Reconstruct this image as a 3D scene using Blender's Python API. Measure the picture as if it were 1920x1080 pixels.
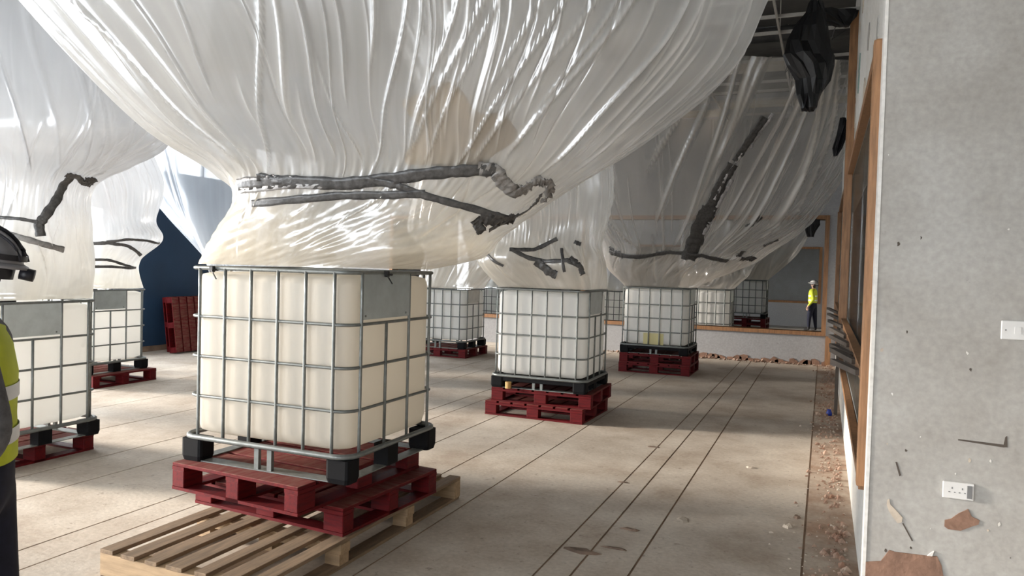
import bpy, bmesh, math, random
import numpy as np
from mathutils import Vector, Matrix, Euler

R_ = random.Random(7)
NR = np.random.RandomState(11)
scene = bpy.context.scene
col = scene.collection
for o in list(bpy.data.objects):
    bpy.data.objects.remove(o)

# ------------------------------------------------------------------ camera
YAW, PITCH, ROLL, CAMH, FOC = 0.3936, 0.0291, 0.0273, 1.745, 1408.0
cam_d = bpy.data.cameras.new('camera')
cam = bpy.data.objects.new('camera', cam_d)
col.objects.link(cam)
cam_d.sensor_width = 36.0
cam_d.lens = FOC / 1920.0 * 36.0
cam_d.clip_start = 0.05
cam_d.clip_end = 200
fwd = Vector((-math.sin(YAW) * math.cos(PITCH), math.cos(YAW) * math.cos(PITCH), -math.sin(PITCH)))
rgt = Vector((math.cos(YAW), math.sin(YAW), 0))
upv = rgt.cross(fwd)
r2 = rgt * math.cos(ROLL) + upv * math.sin(ROLL)
u2 = -rgt * math.sin(ROLL) + upv * math.cos(ROLL)
m = Matrix((r2, u2, -fwd)).transposed().to_4x4()
m.translation = (0, 0, CAMH)
cam.matrix_world = m
scene.camera = cam

# ------------------------------------------------------------------ light: overcast daylight through the windows
world = bpy.data.worlds.new('overcast_sky')
scene.world = world
world.use_nodes = True
bg = world.node_tree.nodes['Background']
bg.inputs[0].default_value = (0.90, 0.945, 1.0, 1)
bg.inputs[1].default_value = 8.8
sun_d = bpy.data.lights.new('low_sun', 'SUN')
sun_d.energy = 10.0
sun_d.angle = math.radians(11)
sun_d.color = (1.0, 0.90, 0.80)
sun = bpy.data.objects.new('low_sun', sun_d)
col.objects.link(sun)
SUN_EL, SUN_AZ = math.radians(12.5), math.radians(13)      # low, from beyond the left-hand windows
sun.rotation_euler = Vector((math.cos(SUN_EL) * math.cos(SUN_AZ), math.cos(SUN_EL) * math.sin(SUN_AZ), -math.sin(SUN_EL))).to_track_quat('-Z', 'Y').to_euler()
scene.view_settings.view_transform = 'Standard'
scene.view_settings.look = 'None'
scene.view_settings.gamma = 1.0
scene.view_settings.use_curve_mapping = False
scene.view_settings.exposure = 0.92
scene.cycles.transparent_max_bounces = 14
scene.cycles.max_bounces = 7
scene.cycles.diffuse_bounces = 4
scene.cycles.glossy_bounces = 3
scene.cycles.sample_clamp_indirect = 6.0
scene.cycles.adaptive_threshold = 0.02

XL, XR = -11.4, 0.25          # inner faces of the left and right walls
YF, YF2 = 15.6, 30.5          # far wall, far wall of the next hall
ZC = 4.62                     # suspended ceiling grid
ZF2 = -0.25                   # floor of the next hall
LEFT_WINDOWS = [(-3.6, 0.2, 0.55, 4.2), (0.9, 4.6, 0.55, 4.2), (5.2, 7.8, 0.55, 4.2), (8.0, 9.3, 0.55, 2.6), (9.9, 12.3, 3.3, 4.2), (12.9, 15.3, 0.55, 4.2),  # some openings shaped so sun reaches the floor yet misses the films
                (22.6, 26.2, 0.55, 4.2)]
REAR_FILL_WINDOWS = [(-10.6, -5.4, 0.4, 3.5), (-4.9, -0.3, 0.4, 3.5)]  # unseen, added behind the camera and widened as front fill light
YB = -5.0


def portal(name, loc, rot, sx, sy):
    l = bpy.data.lights.new(name, 'AREA')
    l.shape = 'RECTANGLE'
    l.size, l.size_y = sx, sy
    l.energy = 1
    l.cycles.is_portal = True
    o = bpy.data.objects.new(name, l)
    col.objects.link(o)
    o.location = loc
    o.rotation_euler = rot
    return o


for (a, b, z0, z1) in LEFT_WINDOWS:
    portal('window_daylight', (XL - 0.24, (a + b) / 2, (z0 + z1) / 2), Euler((0, -math.pi / 2, 0)), z1 - z0, b - a)
for (a, b, z0, z1) in REAR_FILL_WINDOWS:
    portal('window_daylight', ((a + b) / 2, YB - 0.24, (z0 + z1) / 2), Euler((math.pi / 2, 0, 0)), b - a, z1 - z0)


# ------------------------------------------------------------------ materials
def nt(name):
    mm = bpy.data.materials.new(name)
    mm.use_nodes = True
    n = mm.node_tree
    return mm, n.nodes, n.links, n.nodes['Principled BSDF']


def basic(name, c, rough=0.6, metal=0.0, var=0.12, scale=6.0, bump=0.0, bscale=40.0, c2=None, spec=0.4, stretch=None):
    mm, N, L, P = nt(name)
    tc = N.new('ShaderNodeTexCoord')
    mp = N.new('ShaderNodeMapping')
    if stretch:
        mp.inputs['Scale'].default_value = stretch
    L.new(tc.outputs['Object'], mp.inputs[0])
    nz = N.new('ShaderNodeTexNoise')
    nz.inputs['Scale'].default_value = scale
    nz.inputs['Detail'].default_value = 6
    nz.inputs['Roughness'].default_value = 0.62
    L.new(mp.outputs[0], nz.inputs['Vector'])
    rp = N.new('ShaderNodeValToRGB')
    a = c2 if c2 else tuple(x * (1 - 2 * var) for x in c)
    rp.color_ramp.elements[0].position = 0.33
    rp.color_ramp.elements[1].position = 0.62
    rp.color_ramp.elements[0].color = (*a, 1)
    rp.color_ramp.elements[1].color = (*c, 1)
    L.new(nz.outputs[0], rp.inputs[0])
    L.new(rp.outputs[0], P.inputs['Base Color'])
    P.inputs['Roughness'].default_value = rough
    P.inputs['Metallic'].default_value = metal
    P.inputs['Specular IOR Level'].default_value = spec
    if bump > 0:
        n2 = N.new('ShaderNodeTexNoise')
        n2.inputs['Scale'].default_value = bscale
        n2.inputs['Detail'].default_value = 4
        L.new(mp.outputs[0], n2.inputs['Vector'])
        b = N.new('ShaderNodeBump')
        b.inputs['Strength'].default_value = bump
        b.inputs['Distance'].default_value = 0.01
        L.new(n2.outputs[0], b.inputs['Height'])
        L.new(b.outputs[0], P.inputs['Normal'])
    return mm


def stained(name, c, dirt, amount=0.5, dscale=1.3, rough=0.85, speck=(0.1, 0.09, 0.08), speckle=0.66):
    """plaster / screed: base colour, large blotches of dirt and small dark scuffs"""
    mm, N, L, P = nt(name)
    tc = N.new('ShaderNodeTexCoord')
    n1 = N.new('ShaderNodeTexNoise')
    n1.inputs['Scale'].default_value = dscale
    n1.inputs['Detail'].default_value = 8
    n1.inputs['Roughness'].default_value = 0.65
    L.new(tc.outputs['Object'], n1.inputs['Vector'])
    r1 = N.new('ShaderNodeValToRGB')
    r1.color_ramp.elements[0].position = 0.40
    r1.color_ramp.elements[1].position = 0.66
    r1.color_ramp.elements[0].color = (0, 0, 0, 1)
    r1.color_ramp.elements[1].color = (amount, amount, amount, 1)
    L.new(n1.outputs[0], r1.inputs[0])
    mx = N.new('ShaderNodeMix')
    mx.data_type = 'RGBA'
    mx.inputs[6].default_value = (*c, 1)
    mx.inputs[7].default_value = (*dirt, 1)
    L.new(r1.outputs[0], mx.inputs[0])
    n2 = N.new('ShaderNodeTexNoise')
    n2.inputs['Scale'].default_value = 14
    n2.inputs['Detail'].default_value = 5
    n2.inputs['Roughness'].default_value = 0.7
    L.new(tc.outputs['Object'], n2.inputs['Vector'])
    r2_ = N.new('ShaderNodeValToRGB')
    r2_.color_ramp.elements[0].position = speckle
    r2_.color_ramp.elements[1].position = speckle + 0.08
    r2_.color_ramp.elements[0].color = (0, 0, 0, 1)
    r2_.color_ramp.elements[1].color = (0.55, 0.55, 0.55, 1)
    L.new(n2.outputs[0], r2_.inputs[0])
    m2 = N.new('ShaderNodeMix')
    m2.data_type = 'RGBA'
    m2.inputs[7].default_value = (*speck, 1)
    L.new(r2_.outputs[0], m2.inputs[0])
    L.new(mx.outputs[2], m2.inputs[6])
    n3 = N.new('ShaderNodeTexNoise')
    n3.inputs['Scale'].default_value = 34
    n3.inputs['Detail'].default_value = 4
    L.new(tc.outputs['Object'], n3.inputs['Vector'])
    h = N.new('ShaderNodeMix')
    h.data_type = 'RGBA'
    h.blend_type = 'MULTIPLY'
    h.inputs[0].default_value = 0.38
    L.new(m2.outputs[2], h.inputs[6])
    L.new(n3.outputs[0], h.inputs[7])
    L.new(h.outputs[2], P.inputs['Base Color'])
    bp = N.new('ShaderNodeBump')
    bp.inputs['Strength'].default_value = 0.25
    bp.inputs['Distance'].default_value = 0.006
    L.new(n3.outputs[0], bp.inputs['Height'])
    L.new(bp.outputs[0], P.inputs['Normal'])
    P.inputs['Roughness'].default_value = rough
    P.inputs['Specular IOR Level'].default_value = 0.25
    return mm


def film_mat(name, opacity=0.7, tint=(0.86, 0.86, 0.84), dirt=(0.72, 0.64, 0.50), gloss=0.22, vstreak=3.0, ustreak=70.0, dirt_from=0.62):
    """polythene sheet: partly clear, partly milky, creased along the pull of the sheet"""
    mm, N, L, P = nt(name)
    N.remove(P)
    out = [n for n in N if n.type == 'OUTPUT_MATERIAL'][0]
    uv = N.new('ShaderNodeUVMap')
    mp = N.new('ShaderNodeMapping')
    mp.inputs['Scale'].default_value = (ustreak, vstreak, 1)
    L.new(uv.outputs[0], mp.inputs[0])
    n1 = N.new('ShaderNodeTexNoise')
    n1.inputs['Scale'].default_value = 1.0
    n1.inputs['Detail'].default_value = 3
    n1.inputs['Roughness'].default_value = 0.5
    n1.inputs['Distortion'].default_value = 0.25
    L.new(mp.outputs[0], n1.inputs['Vector'])
    # milky density
    mr = N.new('ShaderNodeMapRange')
    mr.inputs[1].default_value = 0.35
    mr.inputs[2].default_value = 0.7
    mr.inputs[3].default_value = opacity - 0.05
    mr.inputs[4].default_value = min(0.98, opacity + 0.10)
    L.new(n1.outputs[0], mr.inputs[0])
    # dirt by position along the sheet (silty water pools low down)
    sep = N.new('ShaderNodeSeparateXYZ')
    L.new(uv.outputs[0], sep.inputs[0])
    tcn = N.new('ShaderNodeTexCoord')
    n2 = N.new('ShaderNodeTexNoise')
    n2.inputs['Scale'].default_value = 2.2
    n2.inputs['Detail'].default_value = 5
    L.new(tcn.outputs['Object'], n2.inputs['Vector'])
    ad = N.new('ShaderNodeMath')
    ad.operation = 'MULTIPLY_ADD'
    ad.inputs[1].default_value = 0.5
    L.new(n2.outputs[0], ad.inputs[0])
    L.new(sep.outputs[1], ad.inputs[2])
    dr = N.new('ShaderNodeMapRange')
    dr.inputs[1].default_value = dirt_from + 0.12
    dr.inputs[2].default_value = dirt_from + 0.5
    L.new(ad.outputs[0], dr.inputs[0])
    cm = N.new('ShaderNodeMix')
    cm.data_type = 'RGBA'
    cm.inputs[6].default_value = (*tint, 1)
    cm.inputs[7].default_value = (*dirt, 1)
    L.new(dr.outputs[0], cm.inputs[0])
    ao = N.new('ShaderNodeMath')
    ao.operation = 'MULTIPLY_ADD'
    ao.use_clamp = True
    ao.inputs[1].default_value = 0.18
    L.new(dr.outputs[0], ao.inputs[0])
    L.new(mr.outputs[0], ao.inputs[2])
    fa_ = N.new('ShaderNodeAttribute')
    fa_.attribute_name = 'fold'
    fo = N.new('ShaderNodeMath')
    fo.operation = 'MULTIPLY_ADD'
    fo.use_clamp = True
    fo.inputs[1].default_value = 0.75  # folded layers whiten the film and stand in for bright crease highlights
    L.new(fa_.outputs['Fac'], fo.inputs[0])
    L.new(ao.outputs[0], fo.inputs[2])
    bp = N.new('ShaderNodeBump')
    bp.inputs['Strength'].default_value = 0.22
    bp.inputs['Distance'].default_value = 0.012
    L.new(n1.outputs[0], bp.inputs['Height'])
    df = N.new('ShaderNodeBsdfDiffuse')
    tl = N.new('ShaderNodeBsdfTranslucent')
    gl = N.new('ShaderNodeBsdfGlossy')
    gl.inputs['Roughness'].default_value = 0.2
    gl.inputs['Color'].default_value = (0.95, 0.95, 0.95, 1)
    tr = N.new('ShaderNodeBsdfTransparent')
    tr.inputs[0].default_value = (0.97, 0.97, 0.97, 1)
    for s in (df, tl):
        L.new(cm.outputs[2], s.inputs['Color'])
        L.new(bp.outputs[0], s.inputs['Normal'])
    L.new(bp.outputs[0], gl.inputs['Normal'])
    m1 = N.new('ShaderNodeMixShader')
    m1.inputs[0].default_value = 0.55
    L.new(df.outputs[0], m1.inputs[1])
    L.new(tl.outputs[0], m1.inputs[2])
    m2 = N.new('ShaderNodeMixShader')
    L.new(fo.outputs[0], m2.inputs[0])
    L.new(tr.outputs[0], m2.inputs[1])
    L.new(m1.outputs[0], m2.inputs[2])
    m3 = N.new('ShaderNodeMixShader')
    m3.inputs[0].default_value = gloss
    L.new(m2.outputs[0], m3.inputs[1])
    L.new(gl.outputs[0], m3.inputs[2])
    L.new(m3.outputs[0], out.inputs[0])
    return mm


def glass_mat(name, tint=(0.96, 0.965, 0.965), gloss=0.14, rough=0.03):
    mm, N, L, P = nt(name)
    N.remove(P)
    out = [n for n in N if n.type == 'OUTPUT_MATERIAL'][0]
    tr = N.new('ShaderNodeBsdfTransparent')
    tr.inputs[0].default_value = (*tint, 1)
    gl = N.new('ShaderNodeBsdfGlossy')
    gl.inputs['Roughness'].default_value = rough
    mx = N.new('ShaderNodeMixShader')
    mx.inputs[0].default_value = gloss
    L.new(tr.outputs[0], mx.inputs[1])
    L.new(gl.outputs[0], mx.inputs[2])
    L.new(mx.outputs[0], out.inputs[0])
    return mm


def bottle_mat(name, c):
    mm, N, L, P = nt(name)
    out = [n for n in N if n.type == 'OUTPUT_MATERIAL'][0]
    P.inputs['Base Color'].default_value = (*c, 1)
    P.inputs['Roughness'].default_value = 0.42
    tl = N.new('ShaderNodeBsdfTranslucent')
    tl.inputs[0].default_value = (*c, 1)
    mx = N.new('ShaderNodeMixShader')
    mx.inputs[0].default_value = 0.5
    L.new(P.outputs[0], mx.inputs[1])
    L.new(tl.outputs[0], mx.inputs[2])
    L.new(mx.outputs[0], out.inputs[0])
    return mm


M = {}
M['screed'] = stained('pale_screed', (0.68, 0.60, 0.505), (0.42, 0.33, 0.25), 0.8, 1.4, 0.8, (0.26, 0.20, 0.155), 0.60)
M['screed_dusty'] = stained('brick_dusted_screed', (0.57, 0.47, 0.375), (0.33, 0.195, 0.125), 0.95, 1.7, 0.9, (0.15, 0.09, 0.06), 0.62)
M['groove'] = basic('brown_joint', (0.30, 0.20, 0.135), 0.95, var=0.2, scale=3)
M['floor2'] = stained('dull_floor', (0.40, 0.38, 0.35), (0.28, 0.25, 0.22), 0.5, 0.8)
M['plaster'] = stained('grey_plaster', (0.45, 0.435, 0.405), (0.325, 0.30, 0.27), 0.7, 1.6, 0.8, (0.20, 0.185, 0.165), 0.665)
M['plaster_white'] = stained('white_plaster', (0.78, 0.76, 0.72), (0.62, 0.58, 0.50), 0.5, 2.0, 0.8, (0.25, 0.22, 0.18), 0.70)
M['plaster_far'] = stained('far_grey_plaster', (0.40, 0.40, 0.41), (0.33, 0.32, 0.31), 0.4, 0.8)
M['navy_paint'] = basic('navy_paint', (0.016, 0.045, 0.095), 0.6, var=0.1, scale=1.5)
M['skirt_brown'] = basic('old_skirting', (0.24, 0.16, 0.11), 0.8, var=0.2, scale=4)
M['wood_frame'] = basic('varnished_frame_wood', (0.31, 0.155, 0.068), 0.5, var=0.22, scale=5, stretch=(8, 8, 0.7), bump=0.1)
M['slat_dark'] = basic('grey_timber_slat', (0.085, 0.068, 0.055), 0.8, var=0.2)
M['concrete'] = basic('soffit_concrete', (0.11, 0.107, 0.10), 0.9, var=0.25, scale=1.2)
M['tee'] = basic('white_tee_bar', (0.40, 0.385, 0.355), 0.6, var=0.1)
M['tile'] = stained('ceiling_tile', (0.50, 0.48, 0.43), (0.35, 0.29, 0.22), 0.6, 2.5)
M['duct'] = basic('dull_duct', (0.10, 0.10, 0.10), 0.6, var=0.2)
M['steel'] = basic('galvanised_steel', (0.19, 0.202, 0.194), 0.42, 0.4, var=0.12, scale=22)
M['plate'] = basic('galvanised_plate', (0.55, 0.60, 0.60), 0.38, 0.75, var=0.1, scale=5)
M['black_plastic'] = basic('black_plastic', (0.007, 0.007, 0.008), 0.6, var=0.1, spec=0.08)
M['bottle'] = bottle_mat('milky_bottle', (0.72, 0.68, 0.605))
M['bottle_b'] = bottle_mat('white_bottle', (0.88, 0.87, 0.835))
M['yellow_water'] = bottle_mat('yellowed_bottle', (0.80, 0.74, 0.42))
M['red_paint'] = basic('worn_red_paint', (0.115, 0.0035, 0.005), 0.6, var=0.25, scale=7, bump=0.1, c2=(0.06, 0.002, 0.004), spec=0.18, stretch=(1, 6, 6))
M['red_top'] = basic('scuffed_red_board', (0.16, 0.065, 0.05), 0.75, var=0.2, scale=6, c2=(0.12, 0.008, 0.010), spec=0.15, stretch=(1, 5, 5))
M['raw_wood'] = basic('raw_pallet_wood', (0.25, 0.17, 0.105), 0.8, var=0.2, scale=5, bump=0.15, stretch=(9, 1, 9))
M['raw_wood_pale'] = basic('pale_pallet_wood', (0.42, 0.29, 0.17), 0.8, var=0.15, scale=5, bump=0.15, stretch=(1, 9, 9))
M['tape'] = basic('grey_duct_tape', (0.105, 0.103, 0.102), 0.36, 0.15, var=0.25, scale=30, bump=0.2, bscale=60)
M['tape_light'] = basic('silver_duct_tape', (0.34, 0.33, 0.32), 0.35, 0.3, var=0.2, scale=25, bump=0.3, bscale=60)
M['tape_highlight'] = basic('silver_tape_highlight', (0.62, 0.62, 0.64), 0.3, 0.4, var=0.25, scale=18, bump=0.3, bscale=40)  # pale strips standing in for highlights on the crumpled dark tape
M['black_film'] = basic('black_polythene', (0.004, 0.004, 0.005), 0.45, var=0.2, bump=0.2, bscale=9)
M['tie'] = basic('black_cable_tie', (0.012, 0.012, 0.012), 0.5)
M['socket'] = basic('white_socket_plastic', (0.62, 0.61, 0.59), 0.35, var=0.04)
M['socket_dark'] = basic('socket_grey', (0.16, 0.16, 0.16), 0.5)
M['brick'] = basic('bare_brick', (0.25, 0.145, 0.10), 0.9, var=0.18, scale=9, bump=0.4)
M['rubble'] = basic('brick_rubble', (0.24, 0.13, 0.085), 0.95, var=0.3, scale=12, c2=(0.40, 0.31, 0.24))
M['chip'] = basic('plaster_chip', (0.55, 0.47, 0.38), 0.9, var=0.2)
M['dark_chip'] = basic('dark_debris', (0.24, 0.165, 0.12), 0.95, var=0.3)
M['glass'] = glass_mat('window_glass')
M['glass_right'] = glass_mat('dusty_glass', (0.90, 0.91, 0.90), 0.30, 0.10)
M['film_main'] = film_mat('polythene_main', 0.42, (0.70, 0.695, 0.675), (0.70, 0.635, 0.52), 0.10, 1.6, 60, 0.62)
M['film_left'] = film_mat('polythene_left', 0.74, (0.62, 0.63, 0.645), (0.70, 0.67, 0.60), 0.09, 1.6, 45, 0.75)
M['film_daylight_tint'] = film_mat('polythene_daylight_tint', 0.68, (0.58, 0.63, 0.69), (0.60, 0.60, 0.58), 0.10, 1.2, 45, 0.85)  # the blue of the daylight is put into this film's tint
M['film_clear'] = film_mat('polythene_clear', 0.25, (0.72, 0.70, 0.66), (0.72, 0.66, 0.58), 0.12, 1.2, 50, 0.62)
M['film_back'] = film_mat('polythene_back', 0.5, (0.84, 0.83, 0.80), (0.76, 0.71, 0.62), 0.11, 1.6, 50, 0.6)
M['hivis'] = basic('hi_vis_yellow', (0.50, 0.56, 0.03), 0.7, var=0.1)
M['reflective'] = basic('reflective_tape', (0.60, 0.61, 0.62), 0.4, 0.2, var=0.05)
M['jacket'] = basic('grey_fleece', (0.115, 0.115, 0.125), 0.9, var=0.2, scale=30)
M['trousers'] = basic('navy_trousers', (0.010, 0.012, 0.028), 0.9, var=0.2, scale=20)
M['boot'] = basic('black_boot', (0.012, 0.011, 0.010), 0.6)
M['skin'] = basic('skin', (0.50, 0.31, 0.23), 0.55, var=0.06)
M['hair'] = basic('dark_hair', (0.012, 0.010, 0.012), 0.7)
M['helmet'] = basic('grey_helmet', (0.23, 0.23, 0.25), 0.35, var=0.06)
M['helmet_dark'] = basic('dark_helmet_band', (0.012, 0.012, 0.018), 0.45)
M['blue'] = basic('blue_plastic', (0.01, 0.03, 0.25), 0.45)
M['gold'] = basic('tan_wood_block', (0.55, 0.34, 0.12), 0.5, var=0.2, stretch=(12, 12, 1))
M['torn_green'] = basic('green_torn_paper', (0.30, 0.42, 0.38), 0.9, var=0.2)


# ------------------------------------------------------------------ mesh helpers
class MB:
    def __init__(s):
        s.v, s.f = [], []

    def box(s, x0, x1, y0, y1, z0, z1):
        b = len(s.v)
        s.v += [(x0, y0, z0), (x1, y0, z0), (x1, y1, z0), (x0, y1, z0), (x0, y0, z1), (x1, y0, z1), (x1, y1, z1), (x0, y1, z1)]
        s.f += [tuple(b + i for i in q) for q in ((0, 3, 2, 1), (4, 5, 6, 7), (0, 1, 5, 4), (1, 2, 6, 5), (2, 3, 7, 6), (3, 0, 4, 7))]
        return s

    def prism(s, poly, d0, d1, axis='y'):
        """polygon in the plane square to `axis`, extruded d0..d1"""
        b = len(s.v)
        n = len(poly)
        mk = {'y': lambda p, d: (p[0], d, p[1]), 'x': lambda p, d: (d, p[0], p[1]), 'z': lambda p, d: (p[0], p[1], d)}[axis]
        s.v += [mk(p, d0) for p in poly] + [mk(p, d1) for p in poly]
        s.f.append(tuple(b + i for i in range(n)))
        s.f.append(tuple(b + n + i for i in reversed(range(n))))
        for i in range(n):
            j = (i + 1) % n
            s.f.append((b + j, b + i, b + n + i, b + n + j))
        return s

    def tube(s, pts, r, n=6, closed=False, flat=1.0):
        pts = [Vector(p) for p in pts]
        b = len(s.v)
        k = len(pts)
        for i, p in enumerate(pts):
            a = pts[(i - 1) % k] if (closed or i > 0) else p
            c = pts[(i + 1) % k] if (closed or i < k - 1) else p
            t = (c - a).normalized()
            ref = Vector((0, 0, 1)) if abs(t.z) < 0.9 else Vector((1, 0, 0))
            e1 = t.cross(ref).normalized()
            e2 = t.cross(e1).normalized()
            for j in range(n):
                an = 2 * math.pi * (j + 0.5) / n
                q = p + e1 * (r * math.cos(an) * flat) + e2 * (r * math.sin(an))
                s.v.append(tuple(q))
        for i in range(k if closed else k - 1):
            i2 = (i + 1) % k
            for j in range(n):
                j2 = (j + 1) % n
                s.f.append((b + i * n + j, b + i * n + j2, b + i2 * n + j2, b + i2 * n + j))
        if not closed:
            s.f.append(tuple(b + j for j in range(n)))
            s.f.append(tuple(b + (k - 1) * n + j for j in reversed(range(n))))
        return s

    def loft(s, rings, cap=True):
        b = len(s.v)
        n = len(rings[0])
        for r in rings:
            s.v += [tuple(p) for p in r]
        for i in range(len(rings) - 1):
            for j in range(n):
                j2 = (j + 1) % n
                s.f.append((b + i * n + j, b + i * n + j2, b + (i + 1) * n + j2, b + (i + 1) * n + j))
        if cap:
            s.f.append(tuple(b + j for j in reversed(range(n))))
            s.f.append(tuple(b + (len(rings) - 1) * n + j for j in range(n)))
        return s

    def mesh(s, name, mat, smooth=False, bevel=0.0):
        me = bpy.data.meshes.new(name)
        me.from_pydata(s.v, [], s.f)
        me.materials.append(M[mat] if isinstance(mat, str) else mat)
        bm = bmesh.new()
        bm.from_mesh(me)
        bmesh.ops.recalc_face_normals(bm, faces=bm.faces)
        if bevel > 0:
            bmesh.ops.bevel(bm, geom=list(bm.edges), offset=bevel, segments=1, affect='EDGES', profile=0.5)
        bm.to_mesh(me)
        bm.free()
        if smooth:
            me.polygons.foreach_set('use_smooth', [True] * len(me.polygons))
        me.update()
        return me

    def obj(s, name, mat, parent=None, smooth=False, bevel=0.0):
        return put(name, s.mesh(name, mat, smooth, bevel), parent)


def put(name, me, parent=None, loc=(0, 0, 0), rot=(0, 0, 0), scale=None):
    o = bpy.data.objects.new(name, me)
    col.objects.link(o)
    o.location = loc
    o.rotation_euler = rot
    if scale:
        o.scale = scale
    if parent is not None:
        o.parent = parent
    return o


def box(name, mat, x0, x1, y0, y1, z0, z1, parent=None, bevel=0.0):
    return MB().box(x0, x1, y0, y1, z0, z1).obj(name, mat, parent, bevel=bevel)


def tag(o, label, cat, group=None):
    o['label'] = label
    o['category'] = cat
    if group:
        o['group'] = group
    return o


def struct(o):
    o['kind'] = 'structure'
    return o


def empty(name, loc=(0, 0, 0), rot=(0, 0, 0)):
    o = put(name, None, None, loc, rot)
    o.empty_display_size = 0.1
    return o


def tree_copy(o, parent=None):
    c = o.copy()
    col.objects.link(c)
    c.parent = parent
    for ch in list(o.children):
        tree_copy(ch, c)
    return c


# ------------------------------------------------------------------ the hall: floor
GRO = [XL, -10.4, -9.45, -8.5, -7.6, -6.65, -5.72, -5.2, -4.3, -4.03, -3.45, -2.88, -2.36, -1.46, -1.27, -0.97, -0.06, XR]
fl = struct(box('floor', 'groove', XL - 0.25, 4.2, YB - 0.2, YF + 0.2, -0.2, -0.005))
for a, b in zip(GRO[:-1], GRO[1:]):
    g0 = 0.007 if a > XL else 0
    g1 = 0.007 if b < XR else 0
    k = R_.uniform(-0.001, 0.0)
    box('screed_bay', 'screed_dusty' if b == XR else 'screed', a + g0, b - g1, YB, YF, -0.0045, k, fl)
box('screed_bay', 'screed', XR + 0.007, 4.0, YB, 4.0, -0.0045, -0.001, fl)
# next hall, a step lower
struct(box('floor_far', 'floor2', XL - 0.25, 4.2, YF + 0.2, 42.0, ZF2 - 0.2, ZF2))

# ------------------------------------------------------------------ walls
def wall_with_openings(name, mat, axis, pos, thick, lo, hi, z0, z1, wins):
    """axis 'x': wall plane at x=pos running along y; axis 'y': plane at y=pos running along x. Openings (a,b,z0,z1)."""
    mb = MB()

    def add(a, b, c, d):
        if b - a < 1e-4 or d - c < 1e-4:
            return
        if axis == 'x':
            mb.box(min(pos, pos + thick), max(pos, pos + thick), a, b, c, d)
        else:
            mb.box(a, b, min(pos, pos + thick), max(pos, pos + thick), c, d)
    cur = lo
    for (a, b, c, d) in sorted(wins):
        add(cur, a, z0, z1)
        add(a, b, z0, c)
        add(a, b, d, z1)
        cur = b
    add(cur, hi, z0, z1)
    return struct(mb.obj(name, mat))


ZT = 5.3
wl = wall_with_openings('wall_left', 'plaster_far', 'x', XL, -0.22, YB - 0.2, 42.0, -0.5, ZT, LEFT_WINDOWS)
box('painted_panel', 'navy_paint', XL, XL + 0.012, 9.35, 12.85, 0.10, 2.95, wl)
box('skirting_board', 'skirt_brown', XL + 0.0, XL + 0.02, 9.35, 12.85, 0.0, 0.10, wl)
wb = wall_with_openings('wall_back', 'plaster', 'y', YB, -0.22, XL - 0.2, 4.2, -0.2, ZT, REAR_FILL_WINDOWS)


def window(idx, axis, pos, a, b, c, d, nm=3):
    e = empty('window_%d' % idx, (0, 0, 0))
    struct(e)
    t = 0.05

    def bar(n, a0, a1, c0, c1):
        if axis == 'x':
            box(n, 'socket', pos - 0.16, pos - 0.10, a0, a1, c0, c1, e)
        else:
            box(n, 'socket', a0, a1, pos - 0.16, pos - 0.10, c0, c1, e)
    bar('frame_rail', a, b, c, c + t)
    bar('frame_rail', a, b, d - t, d)
    for i in range(nm + 1):
        x = a + (b - a - t) * i / nm
        bar('frame_stile', x, x + t, c + t, d - t)
    for i in range(nm):
        x = a + (b - a - t) * i / nm
        x1 = a + (b - a - t) * (i + 1) / nm
        if axis == 'x':
            box('pane', 'glass', pos - 0.132, pos - 0.128, x + t, x1, c + t, d - t, e)
        else:
            box('pane', 'glass', x + t, x1, pos - 0.132, pos - 0.128, c + t, d - t, e)
    return e


wi = 1
for w in LEFT_WINDOWS:
    window(wi, 'x', XL, *w)
    wi += 1
for w in REAR_FILL_WINDOWS:
    window(wi, 'y', YB, *w)
    wi += 1

# far wall of the hall with its long timber-framed opening into the next hall
FO = (-9.6, -0.02, 0.64, 2.80)
wf = wall_with_openings('wall_far', 'plaster_far', 'y', YF, 0.2, XL, 2.4, -0.45, ZT, [FO])
e = struct(empty('window_%d' % wi)); wi += 1
fa, fb, fc, fd = FO
box('frame_rail', 'wood_frame', fa - 0.08, fb + 0.08, YF - 0.03, YF + 0.24, fc - 0.075, fc, e)
box('frame_rail', 'wood_frame', fa - 0.08, fb + 0.08, YF - 0.03, YF + 0.24, fd, fd + 0.08, e)
box('frame_stile', 'wood_frame', fb, fb + 0.08, YF - 0.03, YF + 0.24, fc, fd, e)
box('frame_stile', 'wood_frame', fa - 0.08, fa, YF - 0.03, YF + 0.24, fc, fd, e)
box('frame_stile', 'wood_frame', -4.86, -4.78, YF - 0.03, YF + 0.24, fc, fd, e)
box('corner_post', 'wood_frame', 0.06, 0.16, YF - 0.06, YF, 0.0, fc - 0.075, e)

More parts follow.
